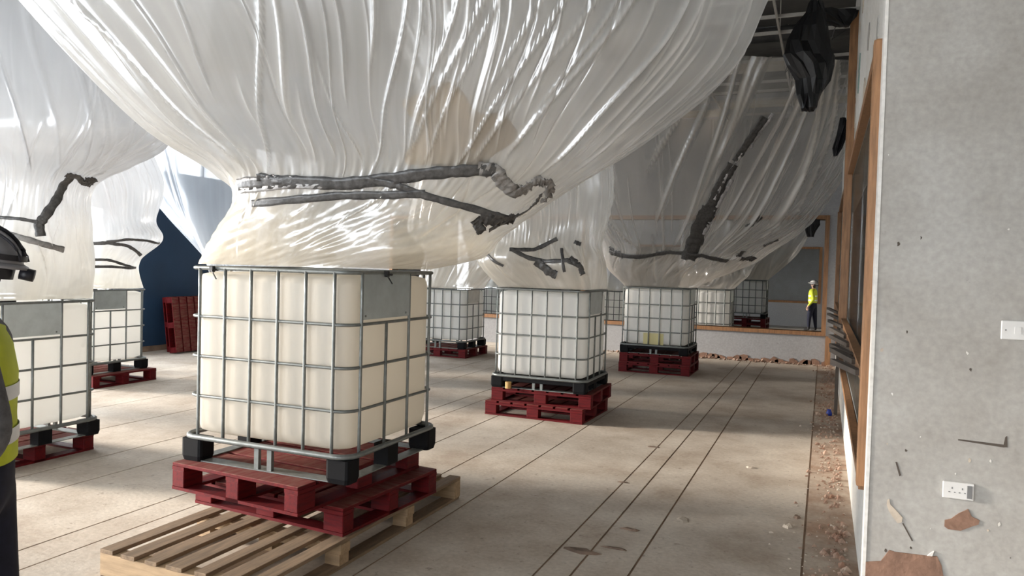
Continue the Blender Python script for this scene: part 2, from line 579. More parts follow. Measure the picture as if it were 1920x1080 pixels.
# right wall with timber-framed glazing, seen along its length
ZS, ZH = 0.70, 2.88
wr = struct(MB().box(XR, XR + 0.2, 4.12, YF, -0.1, ZS).box(XR, XR + 0.2, 4.12, YF, ZH, ZT).box(XR, XR + 0.2, 14.9, YF, ZS, ZH).obj('wall_right', 'plaster_white'))
struct(MB().box(2.2, 2.4, 4.12, 42.0, -0.4, ZT).obj('wall_corridor', 'plaster_white'))
struct(box('floor_corridor', 'floor2', XR + 0.2, 2.2, 4.12, YF, -0.15, -0.02))
e = struct(empty('window_%d' % wi)); wi += 1
posts = [4.13, 9.3, 14.8]
box('frame_stile', 'wood_frame', 0.185, 0.235, 4.125, 4.22, ZS - 0.01, ZH + 0.03, e, 0.004)
box('frame_stile', 'wood_frame', 0.165, 0.25, 9.2, 9.3, ZS + 0.5, ZT - 0.6, e, 0.004)
box('frame_stile', 'wood_frame', 0.18, 0.25, 14.75, 14.85, ZS, ZH, e, 0.004)
box('frame_rail', 'wood_frame', 0.20, 0.255, 4.22, 14.75, ZH - 0.01, ZH + 0.06, e)
box('frame_rail', 'wood_frame', 0.20, 0.255, 4.22, 14.75, ZS - 0.05, ZS, e)
box('frame_rail', 'wood_frame', 0.19, 0.245, 4.22, 14.75, 1.20, 1.26, e)
for a, b in ((4.22, 6.7), (6.75, 9.2), (9.3, 12.0), (12.05, 14.75)):
    box('pane', 'glass_right', 0.26, 0.266, a, b, 1.26, ZH - 0.01, e)
    box('pane', 'glass_right', 0.26, 0.266, a, b, ZS, 1.20, e)
for (ya, yb) in ((4.4, 4.9), (4.95, 5.65), (5.3, 6.0), (6.1, 6.9), (6.9, 7.9), (8.2, 9.2), (9.6, 10.8), (11.2, 12.6)):
    s_ = MB()
    n = Vector((0.07 - 0.19, yb - ya, 0)).normalized()
    q = Vector((n.y, -n.x, 0)) * 0.02
    A, B = Vector((0.19, ya, 0)), Vector((0.07, yb, 0))
    s_.prism([tuple((A - q).xy), tuple((A + q).xy), tuple((B + q).xy), tuple((B - q).xy)], 1.212, 1.242, 'z')
    s_.obj('louvre_slat', 'slat_dark', e)
box('support_leg', 'slat_dark', 0.17, 0.21, 10.18, 10.24, 0, 1.2, e)
# torn paper and scars on the plaster over the glazing
for i in range(14):
    yy = R_.uniform(4.4, 9.5)
    zz = R_.uniform(3.0, 4.5)
    w_, h_ = R_.uniform(0.06, 0.28), R_.uniform(0.05, 0.25)
    poly = [(yy + w_ * math.cos(t) * R_.uniform(.6, 1), zz + h_ * math.sin(t) * R_.uniform(.6, 1)) for t in [k * math.pi / 4 for k in range(8)]]
    MB().prism(poly, XR - 0.006, XR, 'x').obj('torn_paper', R_.choice(['torn_green', 'chip', 'dark_chip', 'plaster']), wr)

# return wall that faces us on the right
RW = 4.0
wret = struct(MB().box(0.228, 4.2, RW, RW + 0.12, -0.1, ZT).obj('wall_return', 'plaster'))
box('corner_bead', 'plaster_white', 0.221, 0.236, RW - 0.004, RW + 0.124, 0, ZT, wret)
struct(box('wall_side', 'plaster', 4.0, 4.2, YB, RW, -0.1, ZT))


def patch(name, pts, mat, parent, depth=0.005, y=RW):
    return MB().prism(pts, y - depth, y + 0.001, 'y').obj(name, mat, parent)


patch('bare_patch', [(0.235, 0.36), (0.30, 0.375), (0.335, 0.435), (0.36, 0.43), (0.50, 0.435), (0.535, 0.44), (0.555, 0.40), (0.575, 0.30), (0.585, 0.12), (0.50, 0.0), (0.235, 0.0)], 'brick', wret)
patch('bare_patch', [(0.56, 0.585), (0.575, 0.575), (0.625, 0.575), (0.675, 0.605), (0.695, 0.615), (0.70, 0.635), (0.668, 0.648), (0.652, 0.68), (0.615, 0.655), (0.585, 0.625), (0.56, 0.615)], 'brick', wret)
patch('bare_patch', [(0.318, 0.675), (0.326, 0.68), (0.330, 0.655), (0.352, 0.635), (0.385, 0.60), (0.382, 0.575), (0.365, 0.57), (0.34, 0.60), (0.325, 0.625), (0.316, 0.65)], 'chip', wret, 0.004)
patch('scratch', [(0.385, 0.57), (0.39, 0.573), (0.433, 0.497), (0.429, 0.492)], 'slat_dark', wret, 0.002)
patch('scratch', [(0.345, 0.86), (0.352, 0.862), (0.372, 0.80), (0.364, 0.795)], 'slat_dark', wret, 0.002)
patch('scratch', [(0.60, 1.0), (0.78, 0.995), (0.785, 1.03), (0.792, 1.035), (0.795, 0.985), (0.78, 0.982), (0.60, 0.994)], 'slat_dark', wret, 0.002)
patch('paint_flake', [(0.495, 0.436), (0.515, 0.437), (0.522, 0.462), (0.512, 0.455)], 'plaster_white', wret, 0.008)
for i in range(34):
    px, pz = R_.uniform(0.25, 1.0), R_.choice([R_.uniform(0.25, 1.0), R_.uniform(0.3, 2.6)])
    rr = R_.uniform(0.002, 0.007)
    patch('paint_chip', [(px + rr * math.cos(t) * R_.uniform(.5, 1.6), pz + rr * math.sin(t) * R_.uniform(.5, 2.5)) for t in [k * math.pi / 3 for k in range(6)]], R_.choice(['slat_dark', 'chip', 'plaster_white']), wret, 0.0015)


def socket(name, x0, x1, z0, z1, label, cat, double=True):
    t = empty(name, ((x0 + x1) / 2, RW, (z0 + z1) / 2))
    hw, hh = (x1 - x0) / 2, (z1 - z0) / 2
    MB().box(-hw, hw, -0.012, 0, -hh, hh).obj('faceplate', 'socket', t, bevel=0.003)
    if double:
        box('rocker_switch', 'socket_dark', hw * 0.55, hw * 0.85, -0.018, -0.011, -hh * 0.75, hh * 0.75, t)
        for sx in (-0.4, 0.25):
            for (dx, dz, w_, h_) in ((0, 0.28, .004, .009), (-0.011, -0.2, .007, .004), (0.011, -0.2, .007, .004)):
                box('pin_slot', 'socket_dark', sx * hw + dx - w_ / 2, sx * hw + dx + w_ / 2, -0.0132, -0.0118, dz * hh - h_ / 2, dz * hh + h_ / 2, t)
    else:
        box('rocker_switch', 'socket', -0.012, 0.012, -0.017, -0.011, -0.016, 0.016, t)
        for sx in (-1, 1):
            box('screw', 'socket_dark', sx * hw * 0.72 - 0.003, sx * hw * 0.72 + 0.003, -0.0135, -0.0118, -0.003, 0.003, t)
    return tag(t, label, cat)


socket('wall_socket', 0.545, 0.672, 0.722, 0.80, 'white double wall socket above the larger bare brick patch', 'socket')
socket('light_switch', 0.748, 0.875, 1.475, 1.56, 'white light switch higher up on the grey wall at right edge', 'switch', False)

# far wall base: broken skirting, and the next hall
for i in range(26):
    xx = -3.4 + i * 0.135 + R_.uniform(-.04, .04)
    h_ = R_.uniform(0.03, 0.13)
    MB().prism([(xx, 0), (xx + 0.17, 0), (xx + 0.16, h_ * R_.uniform(.4, 1)), (xx + 0.08, h_), (xx + 0.01, h_ * R_.uniform(.4, 1))], YF - 0.012, YF, 'y').obj('bare_patch', 'brick', wf)
wn = wall_with_openings('wall_next_hall', 'plaster_far', 'y', YF2, 0.2, XL, 2.4, -0.45, ZT, [(-10, -0.2, 0.72, 2.7)])
e = struct(empty('window_%d' % wi)); wi += 1
box('frame_rail', 'wood_frame', -10.1, -0.1, YF2 - 0.03, YF2 + 0.22, 0.64, 0.72, e)
box('frame_rail', 'wood_frame', -10.1, -0.1, YF2 - 0.03, YF2 + 0.22, 2.7, 2.78, e)
box('frame_stile', 'wood_frame', -0.2, -0.1, YF2 - 0.03, YF2 + 0.22, 0.72, 2.7, e)
struct(box('wall_end', 'plaster_white', XL, 2.4, 38.0, 38.2, -0.45, ZT))

# soffit and the suspended grid that has lost most of its tiles
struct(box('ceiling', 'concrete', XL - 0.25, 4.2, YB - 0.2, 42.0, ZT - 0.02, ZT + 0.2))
grid = struct(empty('ceiling_grid', (0, 0, ZC)))
ty = [7.2 + 1.2 * i for i in range(7)] + [9.0, 12.6]
for i, yv in enumerate(ty):
    box('tee_bar', 'tee', -4.2, 0.25, yv - 0.012, yv + 0.012, -0.004, 0.034, grid)
for xv in (-4.2, -3.0, -1.8, -0.6):
    box('tee_bar', 'tee', xv - 0.012, xv + 0.012, 7.2, YF, -0.006, 0.03, grid)
for (xv, yv) in [(-0.6, 8.4), (-0.6, 9.6), (-1.8, 9.0), (-1.8, 10.8), (-0.6, 11.4), (-0.6, 12.6), (-1.8, 12.6), (-3.0, 12.0)]:
    box('hanger_rod', 'tee', xv - 0.006, xv + 0.006, yv - 0.006, yv + 0.006, 0.0, 0.66, grid)
for (xa, ya) in [(-1.8, 10.8), (-3.0, 11.4), (-1.8, 13.2), (-3.0, 13.8), (-0.6, 13.2), (-4.2, 12.6)]:
    box('tile', 'tile', xa + 0.02, min(xa + 1.18, 0.25), ya + 0.02, ya + 0.58, 0.004, 0.02, grid)
for (yv, zv, r_) in ((8.9, 0.38, 0.07), (11.1, 0.45, 0.11), (13.0, 0.40, 0.08)):
    d = MB().tube([(-4.5, yv, zv), (0.25, yv, zv)], r_, 10)
    d.obj('service_pipe', 'duct', grid, True)
# loose cables hanging from the grid at the right wall
for i in range(4):
    x0 = -0.45 + 0.17 * i
    y0 = (9.6, 9.0, 9.6, 9.0)[i]
    l_ = R_.uniform(0.2, 0.5)
    cb = MB().tube([(x0, y0, ZC), (x0 + R_.uniform(-.1, .05), y0 + 0.03, ZC - l_ * .5), (x0 + R_.uniform(-.12, .05), y0 + 0.1, ZC - l_), (x0 + 0.06, y0 + R_.uniform(.05, .3), ZC - l_ * .6)], 0.006, 5).obj('loose_cable', 'duct', None, True)
    tag(cb, 'thin dark cable dangling from the ceiling grid beside the black plastic', 'cable', 'cables hanging from the ceiling grid')


# ------------------------------------------------------------------ pallets
def make_red_pallet(W=1.2, D=1.0, H=0.165):
    """block pallet, long side along x; origin at its base centre"""
    t = empty('red_pallet')
    bt, tk = 0.018, 0.022
    zb0, zb1 = bt, H - 2 * tk
    n = 7
    bw = W / n * 0.86
    me = MB().box(-bw / 2, bw / 2, -D / 2, D / 2, H - tk, H).mesh('deck_board', 'red_top', bevel=0.003)
    me.materials.append(M['red_paint'])
    for p in me.polygons:
        if p.normal.z < 0.5:
            p.material_index = 1
    for i in range(n):
        put('deck_board', me, t, (-W / 2 + bw / 2 + (W - bw) * i / (n - 1), 0, 0))
    st = MB().box(-W / 2, W / 2, -0.05, 0.05, H - 2 * tk, H - tk).mesh('stringer_board', 'red_paint')
    bo = MB().box(-W / 2, W / 2, -0.05, 0.05, 0, bt).mesh('bottom_board', 'red_paint')
    bo2 = MB().box(-0.055, 0.055, -D / 2 + 0.1, D / 2 - 0.1, 0, bt).mesh('bottom_board', 'red_paint')
    bl = MB().box(-0.072, 0.072, -0.05, 0.05, zb0, zb1).mesh('block', 'red_paint', bevel=0.004)
    for yy in (-D / 2 + 0.05, 0, D / 2 - 0.05):
        put('stringer_board', st, t, (0, yy, 0))
        put('bottom_board', bo, t, (0, yy, 0))
        for xx in (-W / 2 + 0.072, 0, W / 2 - 0.072):
            put('block', bl, t, (xx, yy, 0))
    for xx in (-W / 2 + 0.055, W / 2 - 0.055):
        put('bottom_board', bo2, t, (xx, 0, 0))
    return t


PALLET = make_red_pallet()
_pal_used = [False]


def red_pallet(x, y, z, rotz, label, group, rot=None):
    t = PALLET if not _pal_used[0] else tree_copy(PALLET)
    _pal_used[0] = True
    t.location = (x, y, z)
    t.rotation_euler = rot if rot else (0, 0, rotz)
    tag(t, label, 'pallet', group)
    return t


PH = 0.165
WPH = 0.165   # raw timber pallet height
d5 = math.radians
# under the nearest tote
red_pallet(-3.06, 4.12, WPH, d5(-4), 'lower dark red pallet resting on the raw wooden pallet', 'red pallets under the nearest tote')
red_pallet(-3.09, 3.98, WPH + PH, d5(86), 'upper dark red pallet directly under the nearest tote', 'red pallets under the nearest tote')
red_pallet(-6.60, 4.26, 0, d5(0), 'red pallet under the tote behind the helmeted person', 'single red pallets under totes')
red_pallet(-9.3, 7.38, 0, d5(0), 'red pallet under the tote beside the navy wall', 'single red pallets under totes')
red_pallet(-6.72, 13.05, 0, d5(0), 'dark red pallet under the small tote right behind the nearest tote', 'single red pallets under totes')
red_pallet(-3.02, 8.50, 0, d5(-1), 'bright red bottom pallet of the two under the middle tote', 'red pallets under the middle tote')
red_pallet(-2.97, 8.53, PH, d5(2), 'upper worn red pallet of the two under the middle tote', 'red pallets under the middle tote')
red_pallet(-2.60, 13.05, 0, d5(0), 'bottom red pallet under the tote before the far opening', 'red pallets before the far opening')
red_pallet(-2.60, 13.06, PH, d5(1), 'upper red pallet under the tote before the far opening', 'red pallets before the far opening')
red_pallet(-7.97, 9.15, 0, 0, 'red pallet under the tote hidden behind the nearest tote', 'single red pallets under totes')
for k in range(3):
    red_pallet(-2.41, 17.1, ZF2 + k * PH, d5(k), ['bottom', 'middle', 'top'][k] + ' dark red pallet of the stack under the cream tote past the opening', 'pallets in the next hall')
for k in range(4):
    red_pallet(-2.11, 23.5, ZF2 + k * PH, d5(-k), ['lowest', 'second lowest', 'second highest', 'topmost'][k] + ' dark red pallet of the stack under the deepest bluish tote', 'pallets in the next hall')
red_pallet(-10.07, 22.4, ZF2, 0, 'red pallet under the far tote by the bright windows', 'pallets in the next hall')
red_pallet(-6.45, 23.9, ZF2, 0, 'red pallet under the far tote glimpsed between two nearer totes', 'pallets in the next hall')
# two stood on edge against the navy wall
for k, lb in ((0, 'front red pallet stood on edge leaning at the navy wall'), (1, 'rear red pallet stood on edge against the navy wall')):
    red_pallet(-10.92 - 0.175 * k, 10.72 + 0.10 * k, 0.50, 0, lb, 'red pallets on edge at the navy wall', rot=(d5(82), 0, d5(90)))

# raw timber pallet on the floor
t = empty('wooden_pallet', (-3.0, 3.93, 0), (0, 0, d5(-0.5)))
tag(t, 'long raw wooden slatted pallet on the floor under the red pallets', 'pallet')
W_, L_ = 1.08, 2.16
sl = [-0.49, -0.325, -0.16, 0.0, 0.17, 0.33, 0.49]
for i, xv in enumerate(sl):
    w_ = [0.095, 0.10, 0.085, 0.11, 0.08, 0.10, 0.09][i]
    dx = R_.uniform(-0.01, 0.01)
    MB().box(xv - w_ / 2, xv + w_ / 2, -L_ / 2 + dx, L_ / 2 + dx, WPH - 0.022, WPH).obj('deck_board', 'raw_wood', t, bevel=0.002)
for yy in (-L_ / 2 + 0.05, -0.36, 0.36, L_ / 2 - 0.05):
    end_ = abs(yy) > 0.5
    MB().box(-W_ / 2, W_ / 2, yy - 0.045, yy + 0.045, 0.0205 if end_ else 0.085, WPH - 0.0225).obj('bearer', 'raw_wood_pale', t, bevel=0.002)
    if end_:
        continue
    for xv in (-W_ / 2 + 0.06, 0, W_ / 2 - 0.06):
        MB().box(xv - 0.05, xv + 0.05, yy - 0.044, yy + 0.044, 0.0205, 0.0845).obj('block', 'raw_wood_pale', t)
for xv in (-W_ / 2 + 0.06, 0, W_ / 2 - 0.06):
    MB().box(xv - 0.05, xv + 0.05, -L_ / 2, L_ / 2, 0, 0.02).obj('bottom_board', 'raw_wood', t)


# ------------------------------------------------------------------ caged bulk totes
def rrect(w, d, r, z, n=5):
    pts = []
    for (cx, cy, a0) in ((w / 2 - r, d / 2 - r, 0), (-w / 2 + r, d / 2 - r, 90), (-w / 2 + r, -d / 2 + r, 180), (w / 2 - r, -d / 2 + r, 270)):
        for k in range(n + 1):
            a = math.radians(a0 + 90 * k / n)
            pts.append((cx + r * math.cos(a), cy + r * math.sin(a), z))
    return pts


def make_tote(W=1.12, D=0.95, HC=1.06, FH=0.14, bottle='bottle', name='bulk_tote', solid_base=False):
    t = empty(name)
    rad = 0.10
    c0 = 0.105
    top = FH + HC
    # bottle: blow-moulded, panels bulging between the bars
    rings = []
    zs = [FH + 0.03, FH + 0.05, FH + 0.10, FH + 0.25 * HC, FH + 0.27 * HC, FH + 0.48 * HC, FH + 0.50 * HC, FH + 0.71 * HC, FH + 0.73 * HC, top - 0.09, top - 0.05, top - 0.034]
    ins = [0.07, 0.035, 0.022, 0.022, 0.022, 0.022, 0.022, 0.022, 0.022, 0.022, 0.032, 0.08]
    for z, i_ in zip(zs, ins):
        rings.append(rrect(W - 2 * i_, D - 2 * i_, rad, z, 6))
    b = MB().loft(rings).obj('bottle', bottle, t, True)
    lid = MB().loft([[(0.1 * math.cos(a) * s_, 0.1 * math.sin(a) * s_, z) for a in [2 * math.pi * k / 20 for k in range(20)]] for s_, z in ((1, top - 0.05), (1, top - 0.02), (0.9, top - 0.012))])
    lid.obj('screw_cap', 'black_plastic', t, True)
    # horizontal rings
    for fz in (0.25, 0.48, 0.71):
        MB().tube(rrect(W, D, rad, FH + fz * HC), 0.0095, 6, True).obj('cage_ring', 'steel', t, True)
    MB().tube(rrect(W, D, rad, top - 0.012), 0.012, 6, True).obj('top_rail', 'steel', t, True)
    MB().tube(rrect(W + 0.03, D + 0.03, rad, FH + 0.012), 0.017, 6, True).obj('base_rail', 'steel', t, True)
    # uprights, pressed flat where the rings cross them
    up = MB()
    zz = [FH + 0.01] + [FH + f * HC for f in (0.25, 0.48, 0.71)] + [top - 0.012]
    up.tube([(0, 0, z) for z in np.linspace(zz[0], zz[-1], 9)], 0.0105, 6)
    upm = up.mesh('cage_upright', 'steel', True)
    shortm = MB().tube([(0, 0, zz[0]), (0, 0, zz[3])], 0.0105, 6).mesh('cage_upright', 'steel', True)
    nx = 6
    for i in range(nx):
        x = -W / 2 + c0 + (W - 2 * c0) * i / (nx - 1)
        for s_ in (-1, 1):
            put('cage_upright', upm, t, (x, s_ * (D / 2 + 0.004), 0))
    for i in range(4):
        y = -D / 2 + c0 + (D - 2 * c0) * i / 3
        put('cage_upright', upm, t, (-W / 2 - 0.004, y, 0))
        put('cage_upright', shortm if i == 1 else upm, t, (W / 2 + 0.004, y, 0))
    # marking plate on the +x face, over the first two columns
    p = box('marking_plate', 'plate', W / 2 + 0.004, W / 2 + 0.010, -D / 2 + c0 + 0.01, -D / 2 + c0 + (D - 2 * c0) * 0.66, FH + 0.735 * HC, top - 0.02, t, 0.001)
    for yy in (-D / 2 + c0 + 0.03, -D / 2 + c0 + (D - 2 * c0) * 0.6):
        box('rivet', 'steel', W / 2 + 0.010, W / 2 + 0.013, yy - 0.006, yy + 0.006, FH + 0.75 * HC, FH + 0.75 * HC + 0.012, p)
    # base: plastic corner feet, steel runners, centre uprights
    if solid_base:
        MB().box(-W / 2 - 0.01, W / 2 + 0.01, -D / 2 - 0.01, D / 2 + 0.01, FH - 0.05, FH).obj('base_deck', 'black_plastic', t, bevel=0.004)
    ft = MB()
    ft.loft([rrect(0.155, 0.125, 0.02, z, 2) if z > 0.02 else rrect(0.14, 0.11, 0.02, z, 2) for z in (0, 0.03, FH - 0.004)])
    fm = ft.mesh('corner_foot', 'black_plastic', bevel=0.0)
    for sx in (-1, 1):
        for sy in (-1, 1):
            put('corner_foot', fm, t, (sx * (W / 2 - 0.06), sy * (D / 2 - 0.045), 0))
    mf = MB().box(-0.05, 0.05, -0.06, 0.06, 0.003, FH - 0.004).mesh('middle_foot', 'black_plastic')
    for sx in (-1, 1):
        put('middle_foot', mf, t, (sx * (W / 2 - 0.06), 0, 0))
    sm = MB().box(-0.016, 0.016, -0.012, 0.012, 0.004, FH).mesh('centre_upright', 'steel')
    for sy in (-1, 1):
        for dx in (-0.05, 0.045):
            put('centre_upright', sm, t, (dx, sy * (D / 2 - 0.02), 0))
    for sy in (-1, 1):
        box('runner', 'steel', -W / 2 + 0.02, W / 2 - 0.02, sy * (D / 2 - 0.045) - 0.045, sy * (D / 2 - 0.045) + 0.045, -0.0, 0.006, t)
    for sx in (-1, 1):
        box('runner', 'steel', sx * (W / 2 - 0.06) - 0.04, sx * (W / 2 - 0.06) + 0.04, -D / 2 + 0.09, D / 2 - 0.09, 0.0, 0.006, t)
    return t, top


TOTES = []


def place_tote(t, xr, yn, z, W, D, label, group, rz=0.0, tilt=0.0):
    t.location = (xr - W / 2, yn + D / 2, z)
    t.rotation_euler = (0, tilt, rz)
    tag(t, label, 'tote', group)
    return t


G = 'caged totes under the polythene funnels'
tA, topA = make_tote(1.195, 1.0, 1.06, 0.14, 'bottle')
place_tote(tA, -2.42, 3.50, WPH + 2 * PH + 0.001, 1.195, 1.0, 'nearest and largest caged white tote on red pallets', G, 0.0, 0.0)
tB, topB = make_tote(1.12, 0.95, 1.03, 0.13, 'bottle_b', solid_base=True)
place_tote(tB, -2.43, 8.02, 2 * PH + 0.001, 1.12, 0.95, 'middle caged white tote standing on two red pallets in open floor', G, d5(0.5))
# tan block wedged in its base
blk = MB().tube([(-3.335, 8.0, 2 * PH), (-3.335, 8.0, 2 * PH + 0.075)], 0.036, 12).obj('wood_block', 'gold', None)
tag(blk, 'tan wood block wedged under the middle tote at its left foot', 'block')
tC, topC = make_tote(1.12, 0.95, 0.99, 0.13, 'bottle_b')
tD = tree_copy(tC); tE = tree_copy(tC)
tF, _ = make_tote(1.12, 0.95, 0.99, 0.13, 'bottle_b', solid_base=True)
tM = tree_copy(tC)
t7 = tree_copy(tC); t8 = tree_copy(tC); t9 = tree_copy(tC); 
t10 = tC
tL, topL = make_tote(1.12, 0.95, 1.06, 0.13, 'bottle_b')
place_tote(tL, -5.88, 3.75, PH, 1.12, 0.95, 'caged tote just behind the helmeted person at left edge', G)
place_tote(tD, -8.82, 6.87, PH, 1.12, 0.95, 'caged tote in front of the navy wall', G)
place_tote(tE, -6.15, 12.55, PH, 1.12, 0.95, 'small far tote seen just right of the nearest tote', G)
place_tote(tF, -2.05, 12.55, 2 * PH + 0.001, 1.12, 0.95, 'caged tote with a yellowed patch before the far opening', G)
place_tote(tM, -7.41, 8.67, PH, 1.12, 0.95, 'caged tote hidden behind the nearest tote', G)
place_tote(t9, -1.85, 16.6, ZF2 + 3 * PH, 1.12, 0.95, 'cream caged tote just past the far timber-framed opening', G)
place_tote(t10, -1.55, 23.0, ZF2 + 4 * PH, 1.12, 0.95, 'bluish caged tote deepest in the next hall', G)
place_tote(t7, -9.5, 21.9, ZF2 + PH, 1.12, 0.95, 'far tote against bright windows in the next hall', G)
place_tote(t8, -5.89, 23.4, ZF2 + PH, 1.12, 0.95, 'far tote glimpsed between the middle and the yellow-patched tote', G)
# yellowed water low in tote F
yb = box('residue_patch', 'yellow_water', -0.18, 0.16, -0.462, -0.456, 0.16, 0.35, tF)
yb['label'] = 'yellowed patch of liquid low in the bottle'

# cable ties on the top rails
zt_main = WPH + 2 * PH + topA - 0.01
for (x, y, z, lb) in ((-3.40, 3.505, zt_main, 'black cable tie on the left of the nearest tote top rail'),
                      (-2.40, 3.86, zt_main, 'black knotted cable tie over the steel plate of the nearest tote')):
    tt = empty('cable_tie', (x, y, z))
    a = MB()
    a.tube([(0.022 * math.cos(k * math.pi / 5), -0.004 + 0.018 * math.sin(k * math.pi / 5), -0.012 + 0.004 * math.sin(k)) for k in range(10)], 0.006, 5, True)
    a.obj('loop', 'tie', tt, True)
    MB().box(-0.018, 0.014, -0.036, -0.012, -0.025, 0.012).obj('lock_head', 'tie', tt, bevel=0.004)
    MB().tube([(0.0, -0.03, -0.01), (0.03, -0.05, -0.03), (0.055, -0.05, -0.065)], 0.004, 4).obj('tail', 'tie', tt)
    tag(tt, lb, 'cable tie', 'cable ties')


# ------------------------------------------------------------------ polythene funnels
CY, SY = math.cos(YAW), math.sin(YAW)


def to_world(la, de):
    """hall-diagonal axes (across, along) to x, y"""
    return la * CY - de * SY, la * SY + de * CY


def to_diag(x, y):
    return x * CY + y * SY, -x * SY + y * CY


class Funnel:
    """sheet hung from the ceiling grid and drawn down to a tote; rings listed from the ceiling down"""

    def __init__(s, rings, seed, ncrease=40, crease_h=0.03, crease_w=0.012, low=0.05, tneck=None, xmax=0.2, bias=0.0):
        s.r = rings
        s.K = len(rings)
        s.rs = np.random.RandomState(seed)
        s.xmax = xmax
        rs = s.rs
        s.tn = tneck if tneck else s.K - 3.0
        s.cr = [((rs.uniform(0, 2 * math.pi) if rs.rand() > bias else rs.uniform(-1.35, 0.0)), rs.uniform(-0.03, 0.03), rs.uniform(-0.8, s.tn * 0.55), s.tn + rs.uniform(-1.2, 0.5), rs.uniform(0.25, 1.0) ** 1.6 * crease_h * rs.choice([1, 1, -1]), rs.uniform(0.5, 1.6) * crease_w) for _ in range(ncrease)]
        s.cr += [(rs.uniform(0, 2 * math.pi), rs.uniform(-0.25, 0.25), s.tn + rs.uniform(-0.4, 0.6), s.tn + rs.uniform(0.9, 2.2), rs.uniform(0.3, 1.0) * crease_h * 0.8 * rs.choice([1, -1]), rs.uniform(0.8, 2.0) * crease_w) for _ in range(ncrease // 2)]
        s.ch = crease_h
        s.crum = [(rs.randint(4, 22) * rs.choice([-1, 1]), rs.uniform(2, 7), rs.uniform(0, 6.28), rs.uniform(0.3, 1) * 0.0030) for _ in range(7)]
        s.gather = [(rs.randint(50, 120), rs.uniform(0, 6.28)) for _ in range(4)]
        s.lf = [(rs.randint(3, 9), rs.uniform(0, 6.28), rs.uniform(0.3, 1.2), rs.uniform(0.3, 1) * low) for _ in range(5)]
        s.mf = [(rs.randint(14, 40), rs.uniform(0, 6.28), rs.uniform(0.5, 2.0), rs.uniform(0.3, 1) * low * 0.10) for _ in range(7)]

    def ring(s, k, ph):
        z, c, d, a, b, n, rot = s.r[k]
        q = ph - rot
        rad = (np.abs(np.cos(q) / a) ** n + np.abs(np.sin(q) / b) ** n) ** (-1.0 / n)
        return np.stack([c + rad * np.cos(ph), d + rad * np.sin(ph), np.full_like(ph, z)], -1)

    def base(s, ph, t):
        k = np.clip(np.floor(t).astype(int), 0, s.K - 2)
        f = (t - k)[..., None]
        allr = np.stack([s.ring(i, ph) for i in range(s.K)], 0)      # K, ..., 3
        idx = np.arange(ph.size)
        flat = allr.reshape(s.K, -1, 3)
        kk = k.reshape(-1)
        ff = f.reshape(-1, 1)
        g = lambda i: flat[np.clip(i, 0, s.K - 1), idx]
        p0, p1, p2, p3 = g(kk - 1), g(kk), g(kk + 1), g(kk + 2)
        m1, m2 = (p2 - p0) / 2, (p3 - p1) / 2
        f2, f3 = ff ** 2, ff ** 3
        P = (2 * f3 - 3 * f2 + 1) * p1 + (f3 - 2 * f2 + ff) * m1 + (-2 * f3 + 3 * f2) * p2 + (f3 - f2) * m2
        return P.reshape(ph.shape + (3,))

    def eval(s, ph, t, off=0.0, creases=True):
        P = s.base(ph, t)
        # outward direction in plan
        e = 0.01
        A = s.base(ph + e, t) - s.base(ph - e, t)
        t1 = np.clip(t + 0.02, 0, s.K - 1.0)
        t0 = np.clip(t - 0.02, 0, s.K - 1.0)
        B = s.base(ph, t1) - s.base(ph, t0)
        Nn = np.cross(B, A)
        Nn /= np.linalg.norm(Nn, axis=-1, keepdims=True) + 1e-9
        cen = np.stack([np.cos(ph), np.sin(ph), np.zeros_like(ph)], -1)
        sg = np.sign((Nn * cen).sum(-1, keepdims=True) + 1e-6)
        Nn = Nn * sg
        end = np.clip((s.K - 1 - t) / 1.2, 0, 1)
        d = np.zeros_like(ph)
        for (kf, p0, kt, am) in s.lf:
            d += am * np.sin(kf * ph + p0 + kt * t)
        for (kf, p0, kt, am) in s.mf:
            d += am * np.sin(kf * ph + p0 + kt * np.sin(t * 1.3 + p0))
        gw = np.exp(-((t - s.tn) / 0.55) ** 2)
        for (kf, p0) in s.gather:
            d += gw * 0.002 * np.sin(kf * ph + p0 + 3 * np.sin(5 * ph + p0))
        R = np.linalg.norm(P[..., :2] - P[..., :2].mean(axis=(0, 1), keepdims=True), axis=-1) + 0.3 if ph.ndim == 2 else 1.2
        fold = np.zeros_like(ph)
        if creases:
            for (u0, dr, ta, tb, h, w) in s.cr:
                du = (ph - u0 - dr * (t - s.K / 2) + math.pi) % (2 * math.pi) - math.pi
                env = np.clip((t - ta) / 0.6, 0, 1) * np.clip((tb - t) / 0.5, 0, 1)
                g_ = env * np.exp(-np.abs(du * R) / w)
                d += h * g_
                fold = np.maximum(fold, g_ * min(1.0, abs(h) / s.ch * 1.3))
            sk = np.clip((t - s.tn) / 0.8, 0, 1)
            for (ka, kb, p0, am) in s.crum:
                d += sk * am * np.abs(np.sin(ka * ph + kb * t + p0))
        d = d * end + off
        P = P + Nn * d[..., None]
        s.fold = fold
        return P

    def world(s, P):
        x = P[..., 0] * CY - P[..., 1] * SY
        y = P[..., 0] * SY + P[..., 1] * CY
        x = np.maximum(np.minimum(x, s.xmax + 0.02 * np.sin(P[..., 2] * 9)), -11.3)
        return np.stack([x, y, P[..., 2]], -1)


